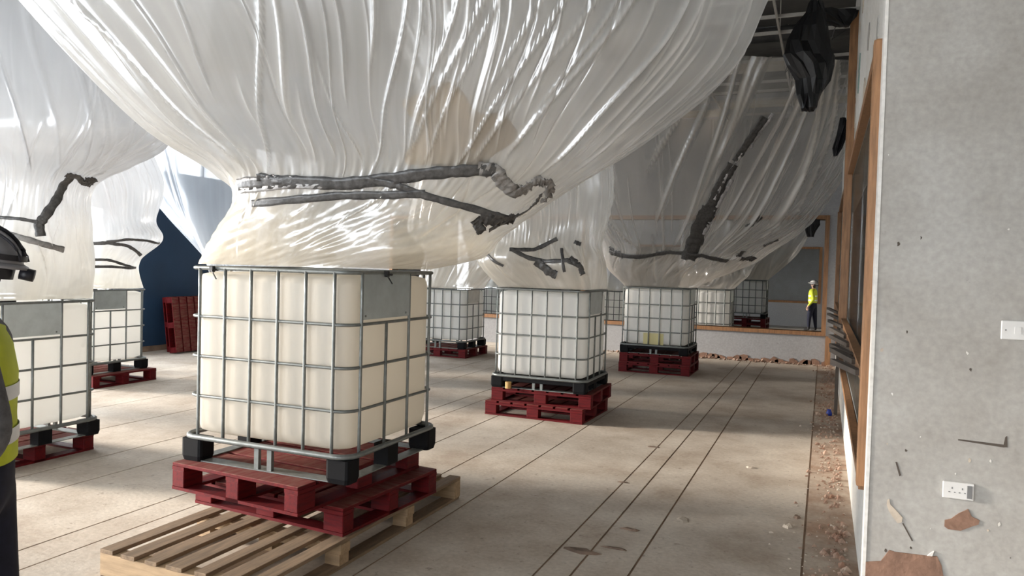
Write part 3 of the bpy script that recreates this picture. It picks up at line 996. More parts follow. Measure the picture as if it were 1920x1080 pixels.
def grid_mesh(name, W, uvu, uvv, mat, wrap=True, drop=None):
    nr, nc = W.shape[:2]
    me = bpy.data.meshes.new(name)
    v = W.reshape(-1, 3)
    ii, jj = np.meshgrid(np.arange(nr - 1), np.arange(nc if wrap else nc - 1), indexing='ij')
    j2 = (jj + 1) % nc
    F = np.stack([ii * nc + jj, ii * nc + j2, (ii + 1) * nc + j2, (ii + 1) * nc + jj], -1).reshape(-1, 4)
    U = np.stack([np.stack([uvu[jj], uvv[ii]], -1), np.stack([np.where(j2 == 0, 1.0, uvu[j2]) if wrap else uvu[j2], uvv[ii]], -1),
                  np.stack([np.where(j2 == 0, 1.0, uvu[j2]) if wrap else uvu[j2], uvv[ii + 1]], -1), np.stack([uvu[jj], uvv[ii + 1]], -1)], -2).reshape(-1, 2)
    me.vertices.add(len(v))
    me.vertices.foreach_set('co', v.astype(np.float32).ravel())
    me.loops.add(F.size)
    me.loops.foreach_set('vertex_index', F.astype(np.int32).ravel())
    me.polygons.add(len(F))
    me.polygons.foreach_set('loop_start', np.arange(0, F.size, 4, dtype=np.int32))
    me.polygons.foreach_set('loop_total', np.full(len(F), 4, dtype=np.int32))
    me.polygons.foreach_set('use_smooth', np.ones(len(F), dtype=bool))
    uvl = me.uv_layers.new(name='UVMap')
    uvl.data.foreach_set('uv', U.astype(np.float32).ravel())
    me.materials.append(M[mat])
    me.update()
    me.validate()
    return me


def build_funnel(fn, mat, nu, nv, label, loc_xyz):
    root = empty('polythene_funnel', (0, 0, 0))
    ph = np.arange(nu) * 2 * math.pi / nu
    t = np.linspace(0, fn.K - 1, nv)
    PH_, T_ = np.meshgrid(ph, t)
    W = fn.world(fn.eval(PH_, T_))
    me = grid_mesh('film', W, np.arange(nu) / nu, t / (fn.K - 1), mat)
    at = me.attributes.new('fold', 'FLOAT', 'POINT')
    at.data.foreach_set('value', fn.fold.astype(np.float32).ravel())
    put('film', me, root)
    tag(root, label, 'plastic sheet', 'polythene funnels')
    return root


def ribbon(root, fn, path, width, mat='tape', name='duct_tape', nsub=10, off=0.017, crumple=0.004, label=None):
    """strip of tape along (angle in degrees, t) points on the sheet"""
    pts = [(math.radians(a), b) for a, b in path]
    ps = []
    for i in range(len(pts) - 1):
        for k in range(nsub):
            f = k / nsub
            ps.append((pts[i][0] * (1 - f) + pts[i + 1][0] * f, pts[i][1] * (1 - f) + pts[i + 1][1] * f))
    ps.append(pts[-1])
    a = np.array(ps)
    P = fn.world(fn.eval(a[:, 0][None, :], a[:, 1][None, :], off, False))[0]
    Q = fn.world(fn.eval(a[:, 0][None, :], a[:, 1][None, :], off + 0.05, False))[0]
    nrm = Q - P
    nrm /= np.linalg.norm(nrm, axis=1, keepdims=True) + 1e-9
    tan = np.gradient(P, axis=0)
    tan /= np.linalg.norm(tan, axis=1, keepdims=True) + 1e-9
    bi = np.cross(nrm, tan)
    n = len(P)
    rs = np.random.RandomState(int(abs(path[0][0] * 7 + path[0][1] * 100)) % 9999)
    wv = width / 2 * (1 + 0.12 * np.sin(np.arange(n) * 0.9 + rs.uniform(0, 6)) * rs.uniform(0.4, 1, n))
    rows = []
    for f in (-1, -0.33, 0.33, 1):
        rows.append(P + bi * (wv * f)[:, None] + nrm * (rs.uniform(-crumple, crumple, n) * (0.5 + 0.5 * abs(f)))[:, None])
    rows = np.array(rows)
    top = rows + nrm[None] * 0.004
    mb = MB()
    V = np.concatenate([rows.reshape(-1, 3), top.reshape(-1, 3)])
    mb.v = [tuple(x) for x in V]
    o = 4 * n
    for i in range(n - 1):
        for r in range(3):
            mb.f.append((r * n + i, r * n + i + 1, (r + 1) * n + i + 1, (r + 1) * n + i))
            mb.f.append((o + r * n + i, o + (r + 1) * n + i, o + (r + 1) * n + i + 1, o + r * n + i + 1))
        mb.f.append((i, o + i, o + i + 1, i + 1))
        mb.f.append((3 * n + i, 3 * n + i + 1, o + 3 * n + i + 1, o + 3 * n + i))
    ob = mb.obj(name, mat, root, True)
    if label:
        ob['label'] = label
    return ob


def tote_ring(cx, cy, z, W, D, inset=0.03, n=7):
    la, de = to_diag(cx, cy)
    return (z, la, de, W / 2 - inset, D / 2 - inset, n, -YAW)


# --- main funnel over the nearest tote
zt = WPH + 2 * PH + topA
F1 = Funnel([(4.58, -1.05, 4.75, 3.15, 1.70, 2.6, 0), (3.9, -0.92, 4.8, 2.62, 1.44, 2.4, 0), (3.42, -0.80, 4.85, 2.33, 1.26, 2.3, 0), (2.98, -0.70, 4.85, 2.02, 1.10, 2.3, 0),
             (2.56, -0.72, 4.85, 1.55, 0.93, 2.3, 0), (2.30, -0.70, 4.85, 1.14, 0.80, 2.4, 0), (2.10, -0.80, 4.84, 0.94, 0.70, 2.5, 0),
             (1.93, -0.95, 4.83, 0.86, 0.64, 3, -0.15), (1.80, -1.06, 4.84, 0.82, 0.60, 3.6, -0.28), tote_ring(-3.0175, 4.0, zt + 0.012, 1.195, 1.0, -0.005, 8)],
            3, 48, 0.020, 0.007, 0.008, 5.3, 0.2, 0.35)
# thick rolled folds along the left side of the main sheet, and the long straight creases across its front
for (a_, h_, w_) in ((176, .05, .05), (183, -.045, .05), (190, .05, .04), (199, -.03, .05), (207, .035, .03), (168, .04, .06), (160, .04, .05)):
    F1.cr.append((math.radians(a_), 0.0, -1.0, 5.6, h_, w_))
def add_creases(fn, lst, h, w):
    for i, (u0, dr, ta, tb) in enumerate(lst):
        k = (1.0, 0.7, 1.3, 0.8, 1.1)[i % 5]
        fn.cr.append((u0, dr, ta, tb, h * k, w * (0.8, 1.5, 1.0, 0.7)[i % 4]))


add_creases(F1, [(3.962, -0.1242, -1, 5.35), (4.158, -0.0608, -1, 4.49), (4.381, 0.0, -1, 5.05), (4.552, 0.097, 3.41, 5.3), (4.538, 0.0, -1, 4.04), (4.032, 0.0, 3.61, 4.42), (4.257, -0.0374, 3.79, 5.19), (4.665, -0.0876, -1, 5.35), (4.833, -0.0375, -1, 5.19), (4.836, -0.1055, -1, 5.01), (4.845, -0.1447, -1, 4.89), (4.968, -0.112, -1, 5.1), (3.743, 0.0611, -1, 5.3), (3.862, 0.0736, -1, 5.41), (3.848, 0.0279, -1, 5.01), (3.839, -0.0412, -1, 3.92), (5.687, -0.0416, 3.05, 4.94), (5.406, -0.0996, -1, 4.87), (5.248, -0.1252, -1, 5.03), (5.18, -0.1151, -1, 5.12), (5.891, -0.0077, 2.82, 5.1), (6.072, 0.0407, 2.48, 5.05), (5.691, -0.0426, -1, 5.23), (5.114, -0.1111, -1, 3.9), (5.398, -0.0853, -1, 4.04), (4.59, -0.0539, -1, 3.7)], 0.026, 0.009)
f1 = build_funnel(F1, 'film_main', 1900, 110, 'huge milky polythene funnel sagging over the nearest tote', None)
# --- over the tote at the left edge
ztC = PH + topC
F2 = Funnel([(4.58, -5.0, 7.5, 1.9, 1.1, 2.4, 0), (3.5, -4.75, 7.0, 1.75, 1.1, 2.3, 0), (2.84, -4.5, 6.7, 1.36, 0.95, 2.2, 0), (2.58, -4.45, 6.6, 1.0, 0.8, 2.2, 0),
             (2.36, -4.43, 6.6, 0.66, 0.55, 2.3, 0), (2.0, -4.45, 6.6, 0.66, 0.5, 2.4, 0), (1.62, -4.48, 6.6, 0.67, 0.55, 3, -0.2),
             tote_ring(-6.44, 4.225, PH + topL + 0.012, 1.12, 0.95, -0.005, 8)], 5, 56, 0.022, 0.010, 0.014, 4.2)
add_creases(F2, [(6.036, 0.1415, -1, 3.77), (6.266, 0.1935, 1.0, 3.91), (0.082, 0.1806, 1.5, 3.98), (6.158, 0.1634, -1, 3.86), (5.551, 0.1014, 1.0, 3.91), (5.808, 0.1247, -1, 3.82), (5.898, 0.1293, 3.81, 5.7), (5.393, 0.1704, 5.18, 6.46)], 0.03, 0.016)
f2 = build_funnel(F2, 'film_left', 1000, 80, 'bright white polythene funnel above the tote behind the helmeted person', None)
# --- over the tote by the navy wall
F3 = Funnel([(4.58, -6.7, 9.9, 1.35, 1.2, 2.4, 0), (3.4, -6.3, 10.1, 1.2, 1.05, 2.3, 0), (2.75, -5.9, 10.3, 0.98, 0.9, 2.2, 0), (2.25, -5.72, 10.33, 0.72, 0.65, 2.2, 0),
             (1.98, -5.7, 10.33, 0.80, 0.6, 2.4, 0), (1.66, -5.8, 10.33, 0.58, 0.52, 3, -0.2),
             tote_ring(-9.38, 7.345, ztC + 0.012, 1.12, 0.95, -0.005, 8)], 8, 40, 0.025, 0.013, 0.015, 3.5)
f3 = build_funnel(F3, 'film_left', 640, 70, 'pale polythene funnel with thin tape hoops near the navy wall', None)
# --- over the tote hidden behind the nearest one
F4 = Funnel([(4.58, -3.9, 12.8, 2.6, 1.2, 2.4, 0), (3.9, -3.95, 12.7, 2.4, 1.1, 2.4, 0), (3.14, -3.95, 12.5, 2.25, 0.95, 2.3, 0), (2.4, -3.9, 12.0, 1.58, 0.8, 2.3, 0), (1.75, -3.86, 11.6, 0.88, 0.62, 2.6, -0.1),
             tote_ring(-7.97, 9.145, ztC + 0.012, 1.12, 0.95, -0.005, 8)], 9, 50, 0.03, 0.015, 0.02, 4.3)
f4 = build_funnel(F4, 'film_daylight_tint', 700, 70, 'bluish daylight-tinted polythene funnel seen left of the nearest tote', None)
# --- over the small far tote
F5 = Funnel([(4.58, -0.6, 14.6, 1.3, 0.9, 2.4, 0), (3.2, -0.8, 14.55, 1.15, 0.85, 2.3, 0), (2.4, -0.95, 14.5, 1.1, 0.8, 2.2, 0), (2.0, -0.85, 14.55, 0.85, 0.65, 2.2, 0), (1.7, -1.0, 14.57, 0.72, 0.55, 2.6, -0.2),
             tote_ring(-6.71, 13.025, ztC + 0.012, 1.12, 0.95, -0.005, 8)], 12, 40, 0.03, 0.015, 0.03, 3.0)
f5 = build_funnel(F5, 'film_back', 320, 60, 'crumpled polythene funnel over the small far tote', None)
# --- over the middle tote
ztB = 2 * PH + topB
F6 = Funnel([(4.58, -0.3, 8.8, 1.2, 1.0, 2.4, 0), (3.6, 0.0, 8.9, 1.05, 0.9, 2.3, 0), (2.75, 0.30, 9.0, 0.86, 0.75, 2.2, 0), (2.3, 0.38, 9.0, 0.74, 0.62, 2.2, 0), (2.02, 0.36, 8.98, 0.72, 0.58, 2.3, 0),
             (1.78, 0.34, 8.96, 0.78, 0.60, 2.5, -0.15), tote_ring(-2.99, 8.495, ztB + 0.012, 1.12, 0.95, -0.005, 8)], 14, 70, 0.03, 0.011, 0.03, 3.6)
f6 = build_funnel(F6, 'film_back', 760, 80, 'crumpled polythene funnel gathered with dark tape over the middle tote', None)
# --- over the tote before the far opening, the clear one
ztF = 2 * PH + 1.12
F7 = Funnel([(4.58, 3.1, 12.0, 2.4, 2.1, 3.0, 0), (3.9, 3.12, 12.1, 2.25, 1.9, 2.8, 0), (3.2, 3.08, 12.25, 2.05, 1.6, 2.5, 0), (2.55, 3.0, 12.4, 1.78, 1.25, 2.4, 0), (2.12, 2.88, 12.6, 1.40, 0.85, 2.3, 0),
             (1.92, 2.78, 12.75, 1.25, 0.75, 2.4, 0), (1.70, 2.62, 12.9, 0.92, 0.65, 2.8, -0.15), tote_ring(-2.61, 13.025, ztF + 0.012, 1.12, 0.95, -0.005, 8)], 21, 60, 0.035, 0.012, 0.02, 4.6, 0.2, 0.4)
add_creases(F7, [(4.32, -0.074, -1, 4.12), (4.336, -0.0949, -1, 3.25), (3.924, -0.159, 0.58, 3.16), (4.754, -0.071, -1, 3.6), (5.145, 0.011, -1, 3.53), (5.413, 0.0545, -1, 3.32), (4.915, -0.0438, -1, 3.25), (5.61, 0.0995, -1, 3.14), (3.545, -0.2431, 0.74, 2.14), (4.282, -0.1235, -1, 2.14), (5.482, 0.0902, -1, 3.89), (3.565, 0.0552, 2.0, 4.23), (3.803, 0.2344, 2.0, 4.12)], 0.07, 0.03)
f7 = build_funnel(F7, 'film_clear', 1100, 90, 'clear polythene funnel with a wide diagonal tape strip by the right wall', None)
# --- next hall
zt9 = ZF2 + 3 * PH + topC
F8 = Funnel([(4.5, 4.9, 16.9, 1.3, 0.5, 2.4, 0), (3.2, 4.85, 16.85, 1.15, 0.5, 2.3, 0), (2.3, 4.7, 16.8, 0.95, 0.5, 2.2, 0), (1.9, 4.55, 16.75, 0.8, 0.5, 2.3, 0), (1.65, 4.5, 16.7, 0.7, 0.5, 2.6, -0.2),
             tote_ring(-2.41, 17.075, zt9 + 0.012, 1.12, 0.95, -0.005, 8)], 31, 24, 0.03, 0.018, 0.04)
f8 = build_funnel(F8, 'film_clear', 260, 50, 'polythene funnel over the cream tote past the opening', None)
zt10 = ZF2 + 4 * PH + topC
F9 = Funnel([(4.5, 7.3, 22.2, 1.9, 1.5, 2.4, 0), (3.3, 7.25, 22.2, 1.55, 1.3, 2.3, 0), (2.5, 7.15, 22.25, 1.25, 1.0, 2.2, 0), (2.0, 7.05, 22.3, 0.95, 0.7, 2.3, 0),
             tote_ring(-2.11, 23.475, zt10 + 0.012, 1.12, 0.95, -0.005, 8)], 33, 24, 0.04, 0.02, 0.05)
f9 = build_funnel(F9, 'film_back', 260, 50, 'folded polythene funnel deep in the next hall near the far person', None)
zt7 = ZF2 + PH + topC
for (cx, cy, sd, lb) in ((-10.06, 22.375, 41, 'polythene funnel over the far tote by the bright windows'), (-6.45, 23.875, 43, 'polythene funnel over the far tote between the nearer ones')):
    la, de = to_diag(cx, cy)
    Fx = Funnel([(4.5, la, de, 1.1, 1.0, 2.4, 0), (3.0, la, de, 0.95, 0.9, 2.3, 0), (2.0, la, de, 0.7, 0.65, 2.2, 0), (1.5, la, de, 0.66, 0.55, 2.6, -0.2),
                 tote_ring(cx, cy, zt7 + 0.012, 1.12, 0.95, -0.005, 8)], sd, 20, 0.03, 0.02, 0.04)
    build_funnel(Fx, 'film_left', 200, 40, lb, None)
# ------------------------------------------------------------------ duct tape on the sheets
ribbon(f1, F1, [(-150, 5.6), (-136.0, 5.57), (-122.5, 5.57), (-104.5, 5.63), (-88.0, 5.47), (-72.5, 5.27), (-60.5, 5.15), (-50.0, 5.09)], 0.070, 'tape', label='wide band of dark grey duct tape around the neck')
ribbon(f1, F1, [(-140.0, 6.22), (-121.0, 6.08), (-102.5, 5.95), (-84.0, 5.89), (-68, 5.79)], 0.045, 'tape')
ribbon(f1, F1, [(-95, 5.50), (-81.5, 5.60), (-69.5, 5.81), (-54.0, 6.06), (-36.5, 6.3), (-26.0, 6.36)], 0.042, 'tape')
ribbon(f1, F1, [(-56.5, 5.08), (-50, 5.11), (-45.0, 5.36), (-37, 5.60), (-33, 5.50)], 0.085, 'tape_light', crumple=0.012, label='crumpled silver tape end')
ribbon(f1, F1, [(-36, 5.5), (-33.5, 5.25), (-29, 5.25), (-24, 5.42), (-18.5, 5.70)], 0.060, 'tape_light', crumple=0.02)
ribbon(f1, F1, [(-26, 5.55), (-22.5, 5.75), (-21.0, 6.06), (-24.0, 6.40), (-30.0, 6.80)], 0.026, 'tape')
ribbon(f1, F1, [(-40, 6.42), (-34.0, 6.50), (-27, 6.40), (-22, 6.30)], 0.075, 'tape', crumple=0.014)
ribbon(f1, F1, [(-41, 6.50), (-37.0, 6.72), (-33, 6.9)], 0.060, 'tape', crumple=0.014)
ribbon(f1, F1, [(-138.0, 5.42), (-131.5, 5.50), (-123.0, 5.53)], 0.05, 'tape', crumple=0.014)
ribbon(f1, F1, [(-148, 5.80), (-138, 5.78), (-126, 5.70), (-112, 5.70)], 0.030, 'tape_light')
ribbon(f2, F2, [(-18.0, 3.70), (-20, 3.95), (-24.0, 4.42), (-32.0, 4.86), (-35.5, 5.04), (-34.5, 5.30)], 0.075, 'tape')
ribbon(f2, F2, [(-85, 4.9), (-60.5, 4.93), (-46.5, 4.95), (-36.5, 5.0)], 0.028, 'tape')
ribbon(f2, F2, [(-24.0, 3.72), (-14.5, 3.76), (-5, 3.95), (8, 3.97)], 0.050, 'tape')
ribbon(f2, F2, [(-6, 3.85), (2, 3.80), (10, 3.88)], 0.06, 'tape', crumple=0.014)
ribbon(f2, F2, [(-60, 5.25), (-49.0, 5.33), (-33.5, 5.46), (-17.0, 5.56)], 0.05, 'tape_light')
ribbon(f3, F3, [(-100, 4.30), (-70.0, 4.29), (-51.5, 4.24), (-30.5, 4.35), (-8, 4.6)], 0.045, 'tape')
ribbon(f3, F3, [(-52.0, 4.2), (-33.5, 4.08), (-17.0, 4.05), (2.5, 4.10)], 0.035, 'tape')
ribbon(f3, F3, [(-95, 4.93), (-64.0, 4.93), (-44.0, 4.93), (-25.5, 5.04), (1.0, 5.2)], 0.035, 'tape')
ribbon(f3, F3, [(-95, 5.19), (-63.0, 5.19), (-36.0, 5.17), (4.5, 5.2)], 0.035, 'tape')
ribbon(f6, F6, [(-124, 4.45), (-101.5, 4.33), (-77.5, 3.82)], 0.045, 'tape')
ribbon(f6, F6, [(-121.5, 4.45), (-105.0, 4.74), (-89.0, 4.89), (-67.0, 4.87), (-57.0, 5.08)], 0.05, 'tape')
ribbon(f6, F6, [(-98, 4.89), (-87.0, 5.28), (-80.0, 5.37)], 0.10, 'tape', crumple=0.014)
ribbon(f6, F6, [(-72.0, 4.27), (-70.5, 4.8), (-71.5, 5.26)], 0.035, 'tape')
ribbon(f6, F6, [(-64.0, 4.75), (-57.0, 5.08), (-58.0, 5.37)], 0.06, 'tape', crumple=0.014)
ribbon(f6, F6, [(-60.5, 3.95), (-54.5, 4.11)], 0.05, 'tape')
ribbon(f6, F6, [(-152.0, 4.35), (-145.0, 4.69), (-130.5, 5.05)], 0.035, 'tape')
ribbon(f7, F7, [(-165, 4.45), (-156.5, 4.53), (-132.5, 4.66), (-102.0, 4.42), (-78.0, 4.42), (-44.5, 5.04)], 0.085, 'tape')
ribbon(f7, F7, [(-166, 4.20), (-160, 4.4), (-152, 4.55)], 0.12, 'tape', crumple=0.02)
ribbon(f7, F7, [(-92.0, 4.81), (-96.0, 3.84), (-98.5, 3.18), (-96.8, 2.75)], 0.25, 'tape', crumple=0.02, label='wide crumpled strip of dark grey tape running up the sheet')
ribbon(f7, F7, [(-96.8, 2.8), (-94.0, 2.25), (-91, 1.9)], 0.16, 'tape', crumple=0.02)
ribbon(f7, F7, [(-90.5, 1.85), (-87.5, 1.54), (-83.0, 1.06)], 0.10, 'tape', crumple=0.02)
ribbon(f7, F7, [(-92.5, 3.5), (-93.0, 3.1), (-91.5, 2.6), (-89.0, 2.2)], 0.06, 'tape_highlight', crumple=0.02)
ribbon(f7, F7, [(-95.5, 2.6), (-92.5, 2.1), (-88.0, 1.7)], 0.035, 'tape_highlight', crumple=0.02)
ribbon(f7, F7, [(-85.5, 1.6), (-83.0, 1.3), (-80.0, 1.0)], 0.05, 'tape_highlight', crumple=0.02)
for pth, w_ in (([(-66, 3.2), (-63, 2.9)], 0.09), ([(-40, 4.6), (-43, 4.1)], 0.09), ([(-30, 3.9), (-27, 3.6)], 0.09), ([(-34, 4.9), (-28, 4.7), (-22, 4.75)], 0.12)):
    ribbon(f7, F7, pth, w_, 'tape', crumple=0.014)

# soggy ceiling tile caught behind the main sheet
aa = np.radians(np.linspace(-80, -50, 26))
tt_ = np.linspace(3.95, 5.15, 22)
AA, TT = np.meshgrid(aa, tt_)
TT = TT + (0.10 * np.sin(AA * 17) + 0.16 * np.sin(AA * 7 + 1)) * np.clip((4.6 - TT) / 0.6, 0, 1)
AA = AA + 0.05 * np.sin(TT * 6) * np.abs(AA + 1.134) / 0.26
oa = F1.world(F1.eval(AA, TT, -0.03, False)).reshape(-1, 3)
ob_ = F1.world(F1.eval(AA, TT, -0.05, False)).reshape(-1, 3)
mb = MB()
mb.v = [tuple(x) for x in np.concatenate([oa, ob_])]
nr, nc = AA.shape
o_ = nr * nc
for i in range(nr - 1):
    for j in range(nc - 1):
        q = (i * nc + j, i * nc + j + 1, (i + 1) * nc + j + 1, (i + 1) * nc + j)
        mb.f.append(q)
        mb.f.append(tuple(o_ + k for k in reversed(q)))
for i in range(nr - 1):
    for c_ in (0, nc - 1):
        mb.f.append((i * nc + c_, (i + 1) * nc + c_, o_ + (i + 1) * nc + c_, o_ + i * nc + c_))
for j in range(nc - 1):
    for r_ in (0, nr - 1):
        mb.f.append((r_ * nc + j, r_ * nc + j + 1, o_ + r_ * nc + j + 1, o_ + r_ * nc + j))
M['soggy_tile'] = basic('soggy_tile', (0.40, 0.31, 0.205), 0.9, var=0.2, scale=3)
tag(mb.obj('ceiling_tile', 'soggy_tile', None, True), 'water-stained brown ceiling tile caught inside the huge funnel above the nearest tote', 'ceiling tile')


# ------------------------------------------------------------------ people
def skin_body(joints, edges, root):
    me = bpy.data.meshes.new('person_skeleton')
    names = list(joints)
    me.from_pydata([joints[n][:3] for n in names], [], [])
    me.edges.add(len(edges))
    for i, (a, b) in enumerate(edges):
        me.edges[i].vertices = (names.index(a), names.index(b))
    me.update()
    o = bpy.data.objects.new('person_skeleton', me)
    col.objects.link(o)
    md = o.modifiers.new('skin', 'SKIN')
    md.use_smooth_shade = True
    sv = me.skin_vertices[0].data
    for i, n in enumerate(names):
        j = joints[n]
        sv[i].radius = (j[3], j[4] if len(j) > 4 else j[3])
        sv[i].use_root = (n == root)
    sb = o.modifiers.new('sub', 'SUBSURF')
    sb.levels = 2
    sb.render_levels = 2
    dg = bpy.context.evaluated_depsgraph_get()
    out = bpy.data.meshes.new_from_object(o.evaluated_get(dg))
    bpy.data.objects.remove(o)
    return out


def make_person(loc, rotz, scale, label, vest=True, jacket='jacket', helmet=True, stride=0.06, helmet_mat='helmet'):
    t = empty('person', loc, (0, 0, rotz))
    t.scale = (scale,) * 3
    J = {'pelvis': (0, 0, .96, .125, .155), 'belly': (0.01, 0, 1.12, .115, .15), 'chest': (0.0, 0, 1.30, .125, .17), 'collar': (-.01, 0, 1.43, .085, .12),
         'neck': (-.035, 0, 1.51, .062), 'jaw': (-.010, 0, 1.575, .072), 'head': (-.025, 0, 1.65, .098, .085), 'crown': (-.035, 0, 1.715, .075)}
    E_ = [('pelvis', 'belly'), ('belly', 'chest'), ('chest', 'collar'), ('collar', 'neck'), ('neck', 'jaw'), ('jaw', 'head'), ('head', 'crown')]
    for s_, n in ((1, 'l'), (-1, 'r')):
        f = stride * s_
        J.update({'hip' + n: (-.01, .095 * s_, .88, .122), 'knee' + n: (.0 + f, .10 * s_, .50, .085), 'ankle' + n: (-.02 + f * 1.5, .10 * s_, .095, .048),
                  'heel' + n: (-.03 + f * 1.5, .10 * s_, .045, .042), 'toe' + n: (.16 + f * 1.5, .115 * s_, .035, .034),
                  'sho' + n: (-.045 if s_ > 0 else 0.01, .185 * s_, 1.395, .080 if s_ > 0 else .070), 'elb' + n: (-.13 if s_ > 0 else 0.02, .235 * s_, 1.12, .066 if s_ > 0 else .052), 'wri' + n: (.05, .25 * s_, .89, .036), 'palm' + n: (.075, .25 * s_, .815, .018, .042)})
        E_ += [('pelvis', 'hip' + n), ('hip' + n, 'knee' + n), ('knee' + n, 'ankle' + n), ('ankle' + n, 'heel' + n), ('heel' + n, 'toe' + n),
               ('collar', 'sho' + n), ('sho' + n, 'elb' + n), ('elb' + n, 'wri' + n), ('wri' + n, 'palm' + n)]
    me = skin_body(J, E_, 'pelvis')
    me.materials.clear()
    for k in (jacket, 'trousers', 'boot', 'skin', 'hair'):
        me.materials.append(M[k])
    bm = bmesh.new()
    bm.from_mesh(me)
    # fingers, thumb, nose and ears grow out of the same mesh
    extra = MB()
    for s_ in (1, -1):
        for k, (dx, ln) in enumerate(((.030, .068), (.012, .078), (-.006, .074), (-.024, .058))):
            p = Vector((.078 + dx, .25 * s_, .80))
            extra.tube([p, p + Vector((.004, 0.004 * s_, -ln * .5)), p + Vector((.0, -.012 * s_, -ln))], .0085, 6)
        p = Vector((.098, .245 * s_, .835))
        extra.tube([p, p + Vector((.022, -.012 * s_, -.025)), p + Vector((.030, -.02 * s_, -.055))], .010, 6)
        extra.loft([[(-.045 + .02 * math.cos(a) * q, (.083 + dy) * s_, 1.645 + .032 * math.sin(a) * q) for a in [k * math.pi / 4 for k in range(8)]] for q, dy in ((1, -.01), (1, .008), (.5, .014))])
    extra.loft([[(.060 + dx, .016 * w_ * c, z) for c in (-1, 1)] + [(.040, .0, z)] for (dx, w_, z) in ((.0, .4, 1.67), (.02, .8, 1.635), (.018, 1.0, 1.622), (.0, .6, 1.612))])
    tmp = bpy.data.meshes.new('tmp')
    tmp.from_pydata(extra.v, [], extra.f)
    n0 = len(bm.faces)
    bm.from_mesh(tmp)
    bm.faces.ensure_lookup_table()
    for i, f in enumerate(bm.faces):
        c = f.calc_center_median()
        f.smooth = True
        if i >= n0:
            f.material_index = 3
        elif c.z > 1.50:
            f.material_index = 4 if (c.x < -0.03 and c.z > 1.53) or c.z > 1.70 else 3
        elif abs(c.y) > .222 and 0.70 < c.z < 0.90:
            f.material_index = 3
        elif c.z < 0.11:
            f.material_index = 2
        elif c.z < 1.03 and abs(c.y) < (.19 if c.z > .92 else .23):
            f.material_index = 1
        else:
            f.material_index = 0
    bm.to_mesh(me)
    bm.free()
    body = put('body', me, t)
    for s_ in (1, -1):
        MB().loft([[(.055 + dx, .034 * s_ + .011 * q * math.cos(a), 1.662 + .006 * q * math.sin(a)) for a in [k * math.pi / 4 for k in range(8)]] for q, dx in ((1, -.012), (1, .002), (.4, .005))]).obj('eye', 'boot', body)
    MB().loft([[(.053 + dx, .024 * q * math.cos(a), 1.59 + .005 * q * math.sin(a)) for a in [k * math.pi / 4 for k in range(8)]] for q, dx in ((1, -.012), (1, .004), (.4, .007))]).obj('mouth', 'brick', body)
    if vest:
        rings = []
        for z, hx, hy in ((1.00, .138, .182), (1.06, .138, .180), (1.15, .134, .176), (1.30, .138, .186), (1.40, .120, .182), (1.46, .098, .150), (1.485, .075, .105)):
            ring = []
            for k in range(28):
                a = 2 * math.pi * k / 28
                c, s_ = math.cos(a), math.sin(a)
                rr = (abs(c / hx) ** 2.4 + abs(s_ / hy) ** 2.4) ** (-1 / 2.4)
                ring.append((rr * c - .005, rr * s_, z + (0.006 * math.sin(5 * a) if z < .95 else 0)))
            rings.append(ring)
        v = MB().loft(rings, cap=False).obj('hi_vis_vest', 'hivis', t, True)
        for z in (1.09, 1.24):
            hx, hy = (.142, .184) if z < 1.1 else (.141, .186)
            rr_ = []
            for dz in (-.025, .025):
                rr_.append([((abs(math.cos(a) / hx) ** 2.4 + abs(math.sin(a) / hy) ** 2.4) ** (-1 / 2.4) * math.cos(a) - .005, (abs(math.cos(a) / hx) ** 2.4 + abs(math.sin(a) / hy) ** 2.4) ** (-1 / 2.4) * math.sin(a), z + dz) for a in [2 * math.pi * k / 28 for k in range(28)]])
            MB().loft(rr_, cap=False).obj('reflective_band', 'reflective', v, True)
    if helmet:
        h = empty('hard_hat', (-0.02, 0, 1.685), (0, d5(-8), 0))
        h.parent = t
        rings = []
        for k in range(9):
            a = math.pi / 2 * k / 8
            q, z = math.cos(a), math.sin(a)
            rings.append([(.142 * max(q, .02) * math.cos(b), .115 * max(q, .02) * math.sin(b), .132 * z) for b in [2 * math.pi * j / 32 for j in range(32)]])
        MB().loft(rings).obj('shell', helmet_mat, h, True)
        brim = [[((.142 + w_) * math.cos(b) + (0.045 if math.cos(b) > .3 else 0) * (w_ > 0) * math.cos(b), (.115 + w_) * math.sin(b), z) for b in [2 * math.pi * j / 32 for j in range(32)]] for w_, z in ((.0, .012), (.016, .004), (.016, -.006), (.0, -.004))]
        MB().loft(brim).obj('brim', helmet_mat, h, True)
        for (w_, yy) in ((.005, -.06), (.005, .06), (.007, 0)):
            pts = [(.145 * math.cos(a), yy * (1.0), .135 * math.sin(a) * math.sqrt(max(0, 1 - (yy / .118) ** 2)) + .002) for a in [math.pi * k / 18 for k in range(1, 18)]]
            MB().tube(pts, w_, 6, flat=1.0).obj('ridge', 'helmet_dark', h, True)
        bd = [[((.146 + .004) * math.cos(b), (.119 + .004) * math.sin(b), z) for b in [2 * math.pi * j / 32 for j in range(32)]] for z in (.022, .042)]
        MB().loft(bd, cap=False).obj('dark_band', 'helmet_dark', h, True)
        MB().tube([(-.135, 0, -.018), (-.178, 0, -.022)], .022, 12).obj('adjuster_knob', 'helmet_dark', h, True)
        MB().loft([[(-.12 * math.cos(b) * s_ , .10 * math.sin(b) * s_, z) for b in [2 * math.pi * j / 24 for j in range(24)]] for s_, z in ((1.0, -.01), (.98, -.045))], cap=False).obj('head_band', 'helmet_dark', h, True)
    tag(t, label, 'person')
    return t


